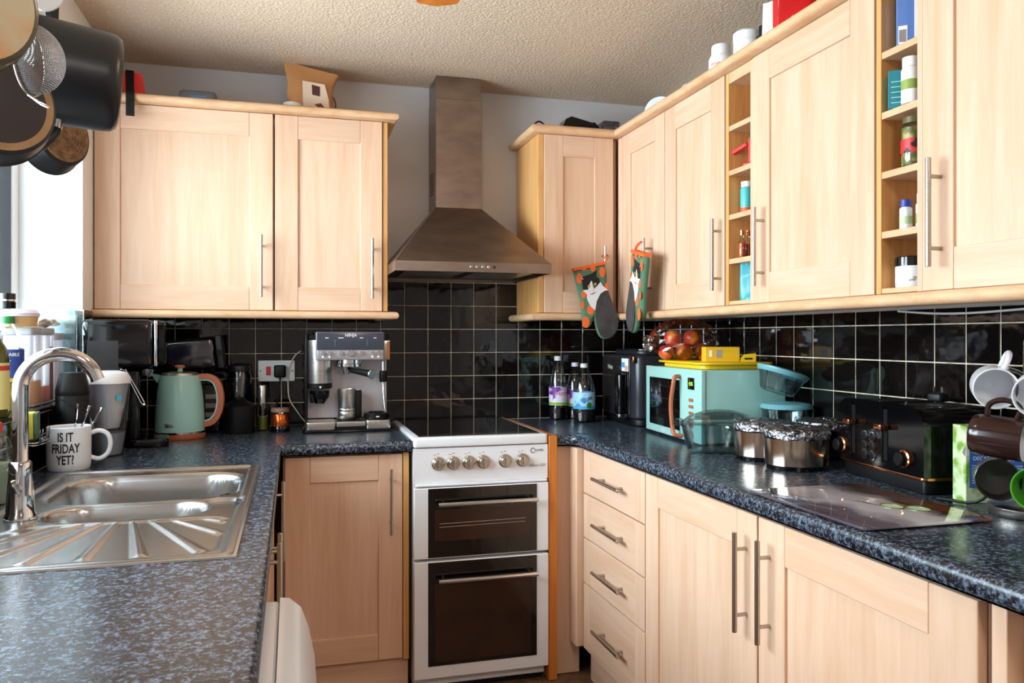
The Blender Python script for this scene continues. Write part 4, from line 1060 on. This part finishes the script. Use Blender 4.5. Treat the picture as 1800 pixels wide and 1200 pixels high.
# mug tree
t = thing('mug_tree', 'steel mug tree at the right edge of the worktop', 'mug tree', (1.46, 1.285, ZW))
part('base', MB().lathe([(0, 0), (.068, 0), (.070, .003), (.070, .018), (.066, .021), (.03, .024), (.012, .03), (0, .031)], 36), STEEL, t)
part('pole', MB().cyl((0, 0, .028), (0, 0, .36), .006, n=14), CHROME, t)
arms = [((-.085, -.03), .305, ), ((-.01, -.10), .300), ((-.075, -.065), .225), ((-.08, -.02), .15), ((.0, -.09), .145)]
for (ax, ay), z in arms:
    a = part('arm', MB().tube([(0, 0, z-.02), (ax*.5, ay*.5, z-.008), (ax, ay, z)], .004, 10), CHROME, t)
    part('arm_tip', MB().sphere((ax, ay, z), .0065, 12, 8), CHROME, a)
def tree_mug(label, c, inward, hdir, om, im, r=.041, h=.092):
    zc = -Vector(inward).normalized(); xc = Vector(hdir); xc = (xc - zc*xc.dot(zc)).normalized(); yc = zc.cross(xc)
    M = Matrix((xc, yc, zc)).transposed()
    t = thing('mug', label, 'mug', c, group='mugs on the mug tree', rot=M.to_euler())
    part('body', MB().lathe([(0, -h), (r*.88, -h), (r*.96, -h+.004), (r, -h+.02), (r, -.001), (r-.0012, 0)], 36, cap=False), om, t)
    part('lining', MB().lathe([(r-.0013, -.0001), (r-.003, -.0015), (r-.004, -h+.01), (0, -h+.006)], 36, cap=False), im, t)
    part('handle', MB().tube([(r-.001, 0, -.018), (r+.018, 0, -.014), (r+.030, 0, -.028), (r+.031, 0, -.05), (r+.020, 0, -.068), (r-.001, 0, -.07)], .0055, 10), om, t)
    return t
BROWN = mat('brown_glaze', '#2a1512', .15); GREEN = mat('lime_glaze', '#4fa02a', .2); DARKG = mat('dark_glaze', '#2a2224', .2)
tree_mug('white mug hanging at the top left of the mug tree', (1.345, 1.25, ZW+.264), (.62, .70, .06), (.35, -.1, .9), WHT, WHT)
tree_mug('white mug hanging at the top right by the picture edge', (1.342, 1.158, ZW+.256), (.75, .62, .05), (.2, -.1, .95), WHT, WHT)
tree_mug('dark brown mug with a white lining hanging sideways', (1.352, 1.19, ZW+.168), (-.45, .88, .08), (0, 0, 1), BROWN, WHT)
tree_mug('dark grey mug hanging lowest on the mug tree', (1.355, 1.255, ZW+.082), (.68, .70, -.06), (.3, 0, 1), DARKG, DARKG)
tree_mug('lime green mug hanging low at the right edge', (1.347, 1.167, ZW+.080), (.85, .5, -.1), (.1, .1, 1), GREEN, GREEN)

# ------------------------------------------------------------------ oven mitts
OUT = [(112,420),(480,345),(500,430),(505,520),(530,640),(568,720),(605,800),(632,860),(642,900),(636,950),(615,1000),(580,1040),(540,1060),(490,1068),(445,1060),(410,1035),(385,990),(366,930),(352,850),(340,880),(328,925),(305,952),(275,960),(245,950),(222,920),(212,880),(203,800),(190,690),(150,560),(125,480)]
HAND = [(372,700),(420,625),(470,600),(512,605),(535,665),(572,735),(608,812),(630,868),(634,900),(626,945),(605,990),(572,1030),(535,1048),(490,1055),(450,1048),(416,1024),(392,980),(374,925),(361,840),(362,780)]
WHITE = [(300,525),(318,510),(330,560),(345,590),(380,560),(420,520),(450,560),(512,598),(470,604),(420,632),(375,705),(358,792),(300,750),(262,680),(262,640),(218,606),(232,598),(275,596)]
HEADP = [(180,462),(205,478),(250,462),(300,448),(350,425),(378,405),(372,470),(405,490),(415,545),(380,575),(345,560),(330,520),(312,505),(300,530),(290,590),(245,602),(215,590),(205,520)]
DOTS = [(250,905,42,55),(305,790,40,45),(440,425,34,50),(332,390,32,34),(228,398,30,18),(176,490,36,50),(213,742,20,40),(226,640,28,38),(492,560,18,36)]
MITG = mat('green_fabric', '#4f7358', .9, bump=(400, .3, .001)); MITO = mat('orange_fabric', '#e8642a', .9); MITB = mat('charcoal_fabric', '#3a3533', .95, noise=(30, '#4a4441', .4, .7), bump=(60, .5, .004)); MITW = mat('white_fabric', '#dcd8d8', .9); MITK = mat('black_fabric', '#1c1917', .9)
def mitt(label, loc, rz, mir=1, sx=1.0, lx=0.0):
    k = .000428
    def q(p): return ((p[0]-455)*k*mir*sx, (260-p[1])*k)
    t = thing('oven_mitt', label, 'oven mitt', loc, rz, 'cat oven mitts')
    part('glove', MB().puff([q(p) for p in OUT], .014), MITG, t, smooth=60)
    def patch(name, pts, y, m): return part(name, MB().prism([q(p) for p in pts], -y, -y+.0012), m, t, smooth=0)
    patch('palm', HAND, .0150, MITB)
    for x, z, a, b in DOTS:
        patch('dot', [(x+a*math.cos(R(g)), z+b*math.sin(R(g))) for g in range(0, 360, 20)], .0146, MITO)
    patch('cat_head', HEADP, .0152, MITK)
    patch('cat_chest', WHITE, .0156, MITW)
    for x, z in ((286, 565), (358, 543)):
        e = patch('cat_eye', [(x+15*math.cos(R(g)), z+14*math.sin(R(g))) for g in range(0, 360, 30)], .0162, flat('#d9c04a', .3))
        o = patch('pupil', [(x+5*math.cos(R(g)), z+9*math.sin(R(g))) for g in range(0, 360, 40)], .0166, INK)
    patch('cat_nose', [(328, 600), (350, 596), (340, 612)], .0162, flat('#d09a90'))
    patch('cat_mouth', [(285, 640), (330, 630), (345, 622), (375, 615), (345, 630), (330, 638)], .0162, INK)
    patch('cat_ear', [(182, 466), (205, 482), (224, 500), (200, 498)], .0158, flat('#c9a0a0'))
    part('hem', MB().strap([(*q((108, 408))[:1], 0, q((108, 408))[1]), ((q((300, 372))[0]), 0, q((300, 372))[1]), (q((484, 335))[0], 0, q((484, 335))[1])], .030, .012, (0, 1, 0)), MITO, t)
    part('loop', MB().strap([(q((455, 345))[0], 0, q((455, 345))[1]), (q((440, 290))[0]+lx*.6, .004, q((440, 290))[1]), (q((450, 250))[0]+lx, .022, q((450, 250))[1]), (q((470, 262))[0]+lx, .020, q((470, 262))[1]), (q((476, 300))[0]+lx*.6, .006, q((476, 300))[1]), (q((466, 345))[0], 0, q((466, 345))[1])], .010, .002, (0, 1, 0)), MITO, t)
    return t
mitt('orange and green cat oven mitt seen flat on, beside the hood', (1.226, 3.020, 1.604), R(-4), 1, .85, .026)
mitt('cat oven mitt seen from its edge on the corner cabinet handle', (1.262, 2.775, 1.628), R(-97), -1)

# ------------------------------------------------------------------ on top of the wall cabinets
ZU = UZ1 + .0005
t = thing('coffee_bag', 'crumpled brown paper coffee bag squeezed under the ceiling', 'bag', (.072, 3.26, ZU), R(-8))
rn = random.Random(5); rings = []
for z, a, b in ((0, .082, .045), (.02, .088, .05), (.07, .083, .048), (.12, .085, .045), (.165, .085, .038), (.195, .093, .024), (.222, .103, .008), (.240, .105, .004)):
    n = 32; rings.append([(a*max(-1, min(1, 1.25*math.cos(2*PI*i/n)))*(1+rn.uniform(-.03, .03)), b*max(-1, min(1, 1.25*math.sin(2*PI*i/n)))*(1+rn.uniform(-.08, .08)), z-(.03*math.cos(2*PI*i/n) if z > .15 else 0)*(z-.15)/.09+rn.uniform(-.002, .002)) for i in range(n)])
part('sack', MB().loft(rings), mat('kraft_paper', '#b98250', .7, bump=(30, .3, .004)), t, smooth=50)
part('label', MB().prism([(-.022, .012), (.082, .012), (.075, .10), (.06, .16), (-.026, .172)], -.0535, -.0525), flat('#d8bfa8'), t)
part('print', MB().prism([(.012, .118), (.042, .112), (.042, .150), (.010, .158)], -.0542, -.0536), flat('#4a1c1c'), t)
part('print', MB().prism([(.02, .08), (.045, .086), (.062, .066), (.035, .068)], -.0542, -.0536), flat('#6a2c20'), t)
part('barcode', MB().box(-.014, -.0542, .018, .0, -.0536, .03), INK, t)
t = thing('small_tub', 'small tub with a white lid in front of the coffee bag', 'tub', (.0, 3.145, ZU))
part('cup', MB().lathe([(0, 0), (.030, 0), (.034, .035)], 24), flat('#cfd0a0', .4), t)
part('lid', MB().lathe([(0, .0353), (.036, .0353), (.037, .042), (.034, .058), (0, .060)], 24), flat('#cfd6d2', .4), t)
t = thing('red_case', 'red plastic case with a black strap hanging over the cornice', 'case', (-.60, 3.16, ZU), R(6))
part('shell', MB().prism([(-.03, 0), (.088, 0), (.070, .122), (-.02, .126)], -.04, .04), RED, t)
part('print', MB().box(-.02, -.0412, .022, .03, -.0402, .034), WINK, t)
part('strap', MB().strap([(.028, -.03, .1275), (.030, -.046, .124), (.033, -.075, .07), (.036, -.112, .035), (.037, -.116, .0), (.037, -.117, -.055)], .028, .002, (1, 0, 0)), BLKM, t)
t = thing('blue_food_box', 'frosted box with blue contents on the left cabinet', 'box', (-.348, 3.26, ZU), 0)
part('tub', MB().rbox(-.068, .068, -.045, .045, 0, .105, .025, .012), mat('frosted_clear', '#b5b9c4', .3, trans=.7), t)
part('contents', MB().rbox(-.045, .05, -.0455, .03, .02, .092, .02, .01), flat('#5b8fc0', .5), t)
t = thing('red_tin', 'small red tin beside the frosted box', 'tin', (-.268, 3.17, ZU))
part('disc', MB().lathe([(0, 0), (.034, 0), (.034, .045), (.030, .05), (0, .05)], 24), RED, t)
part('knob', MB().lathe([(0, .0503), (.012, .0503), (.012, .056), (0, .056)], 14), RED, t)
t = thing('foil_dish', 'dull foil dish on the cornice near the coffee bag', 'dish', (-.10, 3.17, ZU))
part('dish', MB().lathe([(0, 0), (.035, 0), (.046, .045), (.050, .046), (.044, .047), (.03, .01), (0, .008)], 20), FOIL, t)
part('crumbs', MB().lathe([(0, .03), (.040, .03), (.02, .052), (0, .054)], 9), flat('#5a4a34', .8), t, smooth=0)
solo('brown_cord', MB().tube([(.165, 3.24, ZU+.003), (.166, 3.24, ZU+.06), (.168, 3.242, ZU+.10), (.160, 3.245, ZU+.125)], .003, 6), flat('#6a3a1c'), 'thin brown cord standing beside the coffee bag', 'cord')
solo('wire_ring', MB().tube([(.275+.022*math.cos(R(a)), 3.20, ZU+.024+.022*math.sin(R(a))) for a in range(0, 360, 20)], .0012, 6, close=True), HANDLE, 'thin wire ring near the end of the left cornice', 'wire')
# right of the hood
t = thing('small_appliance', 'small black appliance lying on the cabinet right of the hood', 'appliance', (1.20, 3.22, ZU), R(2))
part('motor', MB().prism([(-.095, 0), (.06, 0), (.062, .085), (-.05, .108), (-.075, .095), (-.095, .05)], -.035, .035), BLK, t, smooth=50)
part('nose', MB().cyl((.0605, 0, .055), (.088, 0, .055), .045, .03, 18, .004), BLKM, t)
part('logo', MB().box(-.05, -.0362, .012, -.02, -.0352, .03), WINK, t)
part('knob', MB().cyl((.05, -.0355, .07), (.05, -.046, .07), .012, n=14), BLKM, t)
t = thing('glass_lid_box', 'clear square box beside the small black appliance', 'box', (1.335, 3.22, ZU))
part('box', MB().rbox(-.04, .04, -.045, .045, 0, .10, .012, .006), SMOKE, t)
solo('appliance_cable', MB().tube([(.97, 3.26, ZU+.006), (.985, 3.25, ZU+.05), (1.01, 3.24, ZU+.085), (1.035, 3.24, ZU+.088), (1.065, 3.24, ZU+.055), (1.09, 3.24, ZU+.02), (1.10, 3.24, ZU+.006)], .0035, 8), BLKM, 'black cable loop on top of the cabinet right of the hood', 'cable')
t = thing('white_plate', 'white plate standing on edge behind the cornice', 'plate', (1.42, 2.885, ZU+.0625), rot=(R(90), 0, R(-30)))
part('dish', MB().lathe([(0, 0), (.035, 0), (.060, .008), (.062, .010), (.058, .011), (.034, .004), (0, .003)], 32), WHT, t)
t = thing('white_dish', 'low white dish just showing above the cornice', 'dish', (1.41, 2.56, ZU))
part('dish', MB().lathe([(0, 0), (.05, 0), (.065, .05), (.068, .052), (.06, .066), (0, .072)], 24), WHTP, t)
t = bottle('supplement_tub', 'white supplement tub with a green leaf and red print', 'tub', (1.42, 2.42, ZU), [(0, 0), (.040, 0), (.042, .004), (.042, .115), (.036, .128)], [(0, .1285), (.033, .1285), (.033, .158), (.030, .164), (0, .165)], WHTP, WHTP)
text('VITAMIN\nC', .014, RED, t, (0, 0, .085), bend=.0423, rot=(0, 0, R(-45)))
part('leaf', MB().prism([(-.012, .10), (.0, .108), (.018, .105), (.004, .098)], -.0432, -.0425), flat('#6fae2a'), t)
t = bottle('protein_tub', 'plain tall white tub beside the leaf printed tub', 'tub', (1.42, 2.26, ZU), [(0, 0), (.041, 0), (.043, .004), (.043, .118)], [(0, .1185), (.044, .1185), (.044, .145), (.036, .152), (0, .153)], WHTP, WHTP)
t = bottle('blue_bottle', 'slim blue bottle with a black collar beside the white tub', 'bottle', (1.425, 2.178, ZU), [(0, 0), (.020, 0), (.021, .003), (.021, .085)], [(0, .0855), (.0215, .0855), (.0215, .105), (.012, .11), (.012, .14), (0, .141)], flat('#8fb4de', .4), BLKM)
def pouch(name, label, cat, loc, rz, w, h, m, extra=None):
    t = thing(name, label, cat, loc, rz); rn = random.Random(int(h*1e4)); rings = []
    for s, a, b in ((0, .9, .5), (.05, 1, .6), (.4, 1, .55), (.75, 1.02, .35), (.95, 1.05, .08), (1, 1.05, .06)):
        n = 24; rings.append([(w/2*a*max(-1, min(1, 1.3*math.cos(2*PI*i/n))), w/2*b*max(-1, min(1, 1.3*math.sin(2*PI*i/n)))*(1+rn.uniform(-.1, .1)), h*s+rn.uniform(-.002, .002)*(s > 0)) for i in range(n)])
    part('pouch', MB().loft(rings), m, t, smooth=50)
    if extra: extra(t)
    return t
pouch('snack_bag', 'white and clear snack bag beside the red pouch', 'bag', (1.415, 2.105, ZU), R(-60), .065, .19, mat('snack_film', '#d8d2cc', .25, noise=(18, '#e8e6e2', .4, .6)),
      lambda t: part('stripe', MB().box(.008, -.0225, .08, .024, -.0205, .19), RED, t))
def rx(t):
    part('badge', MB().prism([(-.012, .055), (.03, .06), (.028, .085), (-.008, .085)], -.0345, -.0335), WINK, t); text('KP', .018, INK, t, (.008, -.0352, .07))
pouch('red_pouch', 'shiny red foil pouch above the wide right cabinet', 'pouch', (1.415, 1.975, ZU), R(-62), .115, .24, mat('red_foil', '#c9161a', .2, .3), rx)
pouch('green_bag', 'dark green bag behind the snack bag under the ceiling', 'bag', (1.56, 2.20, ZU), R(-60), .12, .24, flat('#2a6a44', .35))
pouch('grey_bag', 'pale grey bag behind the red pouch', 'bag', (1.54, 1.90, ZU), R(-62), .12, .2, flat('#8f8a90', .4))

# ------------------------------------------------------------------ things on the open shelves
S2, S3, S4, S5, S1 = 1.7945, 1.6545, 1.5145, 1.3815, 1.9355
t = thing('bag_clip', 'red plastic bag clips near the corner shelves', 'clip', (1.375, 2.178, S2), R(-60))
part('arm', MB().box(-.035, -.006, .055, .02, .006, .068, .002).xf(TR((0, 0, .012), (0, R(-22), 0))), RED, t)
part('arm', MB().box(.0, -.006, .0, .022, .006, .095, .002), RED, t)
part('foot', MB().box(-.016, -.012, 0, .0225, .012, .018, .003), RED, t)
bottle('seasoning_bottle', 'small turquoise seasoning bottle on the corner shelves', 'bottle', (1.375, 2.190, S3), [(0, 0), (.018, 0), (.019, .003), (.019, .075), (.016, .082)], [(0, .0825), (.017, .0825), (.017, .10), (0, .101)], flat('#4fb8b8', .35), WHTP, (.0193, .0, .018, flat('#d8582c')))
for i, (x, y) in enumerate(((1.352, 2.178), (1.378, 2.185))):
    bottle('flavour_bottle', ('front' if i == 0 else 'rear') + ' tiny orange flavour bottle with a gold cap', 'bottle', (x, y, S4), [(0, 0), (.010, 0), (.0115, .003), (.0115, .048), (.006, .056), (.0055, .07)], [(0, .0705), (.0085, .0705), (.0085, .085), (0, .086)], glass('tiny_glass_%d' % i, (.9, .9, .9), .05), COPPM, None, 0, 'flavour bottles', ([(0, .003), (.0105, .003), (.0105, .045), (0, .045)], flat('#d9622c', .3)))
pouch('teal_packet', 'crumpled teal packet on the lowest corner shelf', 'packet', (1.372, 2.183, S5), R(-50), .040, .12, mat('teal_foil', '#2f9fb0', .3, noise=(30, '#7fd0d8', .55, .65)))
t = thing('blue_box', 'blue medicine box with a barcode on the top open shelf', 'box', (1.375, 1.507, S1), R(-40))
part('carton', MB().box(-.03, -.02, 0, .04, .03, .125, .001), flat('#5b7fc0'), t, smooth=0)
part('barcode_panel', MB().box(-.027, -.0208, .004, -.008, -.0202, .045), WINK, t)
for i in range(7): part('barcode', MB().box(-.025+i*.0022, -.0213, .008, -.024+i*.0022, -.0209, .036), INK, t)
part('strip', MB().box(.006, -.0208, .004, .014, -.0202, .122), WINK, t)
t = thing('teal_box', 'teal tea carton on the second open shelf', 'box', (1.372, 1.512, S2), R(-40))
part('carton', MB().box(-.042, -.018, 0, .02, .018, .088, .001), flat('#1f7a86'), t, smooth=0)
for i in range(5): part('print', MB().box(-.036, -.0188, .012+i*.012, .004, -.0182, .014+i*.012), flat('#9fd0d4'), t)
bottle('pill_bottle', 'white pill bottle with a green band beside the teal carton', 'bottle', (1.348, 1.478, S2), [(0, 0), (.019, 0), (.02, .003), (.02, .075), (.017, .082)], [(0, .0825), (.0175, .0825), (.0175, .104), (0, .105)], WHTP, WHTP, (.0203, .03, .052, flat('#8aa04a')))
OLV = mat('olive_mix', '#6a7030', .3, noise=(60, '#c9b070', .45, .6))
bottle('olive_jar', 'glass jar of olives with a red label on the third shelf', 'jar', (1.366, 1.487, S3), [(0, 0), (.026, 0), (.028, .003), (.028, .088), (.022, .098)], [(0, .0985), (.024, .0985), (.024, .112), (0, .113)], GLASS, flat('#5a5a34', .3), (.0283, .030, .062, mat('olive_label', '#c92a30', .4, noise=(40, '#1c1414', .52, .56))), 0, None, ([(0, .003), (.0265, .003), (.0265, .088), (0, .088)], OLV))
bottle('vitamin_bottle', 'tiny white bottle with a blue cap on the fourth shelf', 'bottle', (1.362, 1.508, S4), [(0, 0), (.013, 0), (.0135, .002), (.0135, .048), (.010, .052)], [(0, .0525), (.012, .0525), (.012, .068), (0, .069)], WHTP, flat('#2a3f9c', .4), (.0138, .012, .03, flat('#b9cfa8')))
bottle('vitamin_bottle', 'taller white bottle with a white cap behind the blue capped one', 'bottle', (1.386, 1.482, S4), [(0, 0), (.015, 0), (.0155, .002), (.0155, .055), (.012, .06)], [(0, .0605), (.013, .0605), (.013, .08), (0, .081)], WHTP, WHTP, (.0158, .012, .035, flat('#8aa878')))
bottle('cream_jar', 'white jar with a black lid on the lowest open shelf', 'jar', (1.375, 1.502, S5), [(0, 0), (.034, 0), (.036, .003), (.036, .048)], [(0, .0485), (.037, .0485), (.037, .068), (.035, .07), (0, .07)], WHTP, BLK, (.0363, .006, .044, mat('herb_label', '#e8e6e8', .4, noise=(50, '#8f9a8a', .58, .62))))
solo('white_cable', MB().tube([(XR-.02, 1.85, 1.34), (XR-.02, 1.72, 1.330), (XR-.02, 1.6, 1.328), (XR-.02, 1.45, 1.333), (XR-.02, 1.3, 1.339)], .003, 6), WHTP, 'thin white cable sagging under the right pelmet', 'cable')

# ------------------------------------------------------------------ pans hanging in front of the window
t = thing('pan_rail', 'steel hanging rail that carries the pans before the window', 'rail', (-.53, 1.15, 2.16))
part('bar', MB().cyl((0, 0, 0), (0, 1.0, 0), .008, n=14), HANDLE, t)
for y in (.04, .96): part('rod', MB().cyl((0, y, .0085), (0, y, ZC-2.161), .004, n=10), HANDLE, t)
def orient(out, up):
    zc = Vector(out).normalized(); xc = Vector(up); xc = (xc-zc*xc.dot(zc)).normalized(); yc = zc.cross(xc)
    return Matrix((xc, yc, zc)).transposed().to_euler()
def hook(t, x, z): part('hook', MB().tube([(x, 0, z-.012), (x+.006, 0, z), (x+.02, 0, z+.004), (x+.04, 0, z-.004), (x+.055, 0, z+.006)], .0022, 8), HANDLE, t)
def pan(name, label, c, out, rb, rt, dep, om, bm, ringm=None, hl=.17, rib=0, up=(0, 0, 1)):
    t = thing(name, label, 'pan', c, rot=orient(out, up), group='hanging pans')
    part('body', MB().lathe([(0, -.0005), (rb, -.0005), (rb+.006, -.004), (rt, -dep), (rt+.002, -dep-.001), (rt-.002, -dep), (rb, -.007), (0, -.006)], 48), om, t)
    part('base_disc', MB().lathe([(rb*.97, -.0004), (rb*.97, .002), (rb*.80, .0026), (0, .0026)], 44), bm, t)
    if ringm: part('base_ring', MB().lathe([(rb*.99, .0005), (rb*.99, .003), (rb*.86, .0034), (rb*.85, .0027)], 44, cap=False), ringm, t)
    for i in range(rib): part('groove', MB().lathe([(rb*(.12+.8*i/rib), .0026), (rb*(.15+.8*i/rib), .0040), (rb*(.18+.8*i/rib), .0026)], 32, cap=False), bm, t)
    if hl: part('handle', MB().strap([(rt-.002, 0, -dep+.004), (rt+.04, 0, -dep+.0), (rt+hl, 0, -dep+.012)], .022, .010, (0, 1, 0)), BLKM, t)
    return t
PANB = mat('pan_black', '#0d0e11', .36, bump=(90, .05, .0005)); 
BURN = mat('burnt_base', '#2c2020', .45, noise=(9, '#1d1618', .3, .7)); TANR = mat('baked_ring', '#a07a52', .5, noise=(16, '#7a5634', .4, .7))
CREAM = mat('scorched_cream', '#dc9a48', .5, noise=(7, '#d8ccaa', .42, .62)); WICK = mat('woven_brown', '#6a4a30', .6, noise=(60, '#8f6a42', .4, .6), bump=(140, .8, .003))
SAUC = thing('saucepan', 'large black saucepan hanging with its base to the right', 'pan', (-.343, 1.800, 1.790), rot=orient((.96, .24, -.06), (0, 0, 1)))
part('body', MB().lathe([(0, 0), (.078, 0), (.090, -.004), (.097, -.014), (.099, -.03), (.104, -.150), (.106, -.151), (.102, -.151), (.096, -.03), (.085, -.008), (0, -.006)], 56), PANB, SAUC, smooth=60)
part('ferrule', MB().cyl((-.095, .02, -.108), (-.116, .022, -.109), .0095, n=16), CHROME, SAUC)
part('handle', MB().tube([(-.115, .022, -.109), (-.125, .025, -.112), (-.142, .033, -.122), (-.158, .046, -.133), (-.170, .058, -.140)], .009, 12, rs=[.009, .011, .012, .012, .009]), BLKM, SAUC)
part('hanging_handle', MB().strap([(.102, 0, -.135), (.15, 0, -.145), (.29, 0, -.15)], .024, .010, (0, 1, 0)), BLKM, SAUC)
pan('frying_pan', 'small black pan with a woven looking brown base', (-.485, 1.955, 1.715), (.80, -.58, .0), .060, .082, .045, PANB, WICK, None, .30, 6)
pan('frying_pan', 'frying pan with a burnt base and tan ring at the left edge', (-.490, 1.565, 1.680), (.62, -.78, .05), .088, .105, .045, PANB, BURN, TANR, .36)
pan('frying_pan', 'dark frying pan lowest behind the tan ringed pan', (-.60, 1.72, 1.685), (.72, -.68, .0), .085, .108, .05, PANB, BURN, None, .36)
pan('frying_pan', 'pan with a scorched orange and cream base at the top left', (-.437, 1.278, 1.747), (.66, -.74, -.08), .088, .101, .036, mat('pan_olive', '#4a4632', .3), CREAM, None, .30)
t = thing('sieve', 'wire mesh sieve hanging in front of the black saucepan', 'sieve', (-.416, 1.4625, 1.724), rot=orient((.985, -.12, .0), (0, 0, 1)))
MESH = bpy.data.materials.new('wire_mesh'); MESH.use_nodes = True; nt = MESH.node_tree
_b = nt.nodes['Principled BSDF']; _b.inputs['Base Color'].default_value = lin('#77706e'); _b.inputs['Metallic'].default_value = .4; _b.inputs['Roughness'].default_value = .55
_tc = nt.nodes.new('ShaderNodeTexCoord'); _w = nt.nodes.new('ShaderNodeTexWave'); _w.inputs['Scale'].default_value = 120; _w.bands_direction = 'X'
_w2 = nt.nodes.new('ShaderNodeTexWave'); _w2.inputs['Scale'].default_value = 120; _w2.bands_direction = 'Y'
_m = nt.nodes.new('ShaderNodeMath'); _m.operation = 'MAXIMUM'; _r = nt.nodes.new('ShaderNodeMapRange'); _r.inputs[1].default_value = .3; _r.inputs[2].default_value = .6; _r.inputs[3].default_value = .35
for w in (_w, _w2): nt.links.new(_tc.outputs['Object'], w.inputs['Vector'])
nt.links.new(_w.outputs['Fac'], _m.inputs[0]); nt.links.new(_w2.outputs['Fac'], _m.inputs[1]); nt.links.new(_m.outputs[0], _r.inputs[0]); nt.links.new(_r.outputs[0], _b.inputs['Alpha'])
part('mesh_bowl', MB().lathe([(.0576*math.cos(R(a)), .052*math.sin(R(a))) for a in range(0, 90, 8)] + [(.001, .052)], 44, cap=False), MESH, t)
part('rim', MB().tube([(.059*math.cos(R(a)), .059*math.sin(R(a)), 0) for a in range(0, 360, 10)], .0018, 8, close=True), HANDLE, t)
part('hook_loop', MB().tube([(-.060, .006, 0), (-.070, .008, .016), (-.078, 0, .030), (-.072, -.006, .016), (-.060, -.006, 0)], .0016, 6), STEEL, t)
part('handle', MB().strap([(.060, 0, 0), (.20, 0, .0), (.43, 0, -.01)], .014, .004, (0, 1, 0)), STEEL, t)
t = thing('white_scoop', 'white plastic measuring scoop hanging behind the sieve', 'scoop', (-.431, 1.612, 1.892), rot=orient((.55, -.60, -.55), (0, 0, 1)))
part('cup', MB().lathe([(0, 0), (.030, 0), (.034, -.004), (.046, -.06), (.048, -.061), (.043, -.06), (.031, -.008), (0, -.006)], 28), WHTP, t)
part('handle', MB().strap([(.045, 0, -.055), (.10, 0, -.06), (.19, 0, -.09)], .016, .004, (0, 1, 0)), WHTP, t)
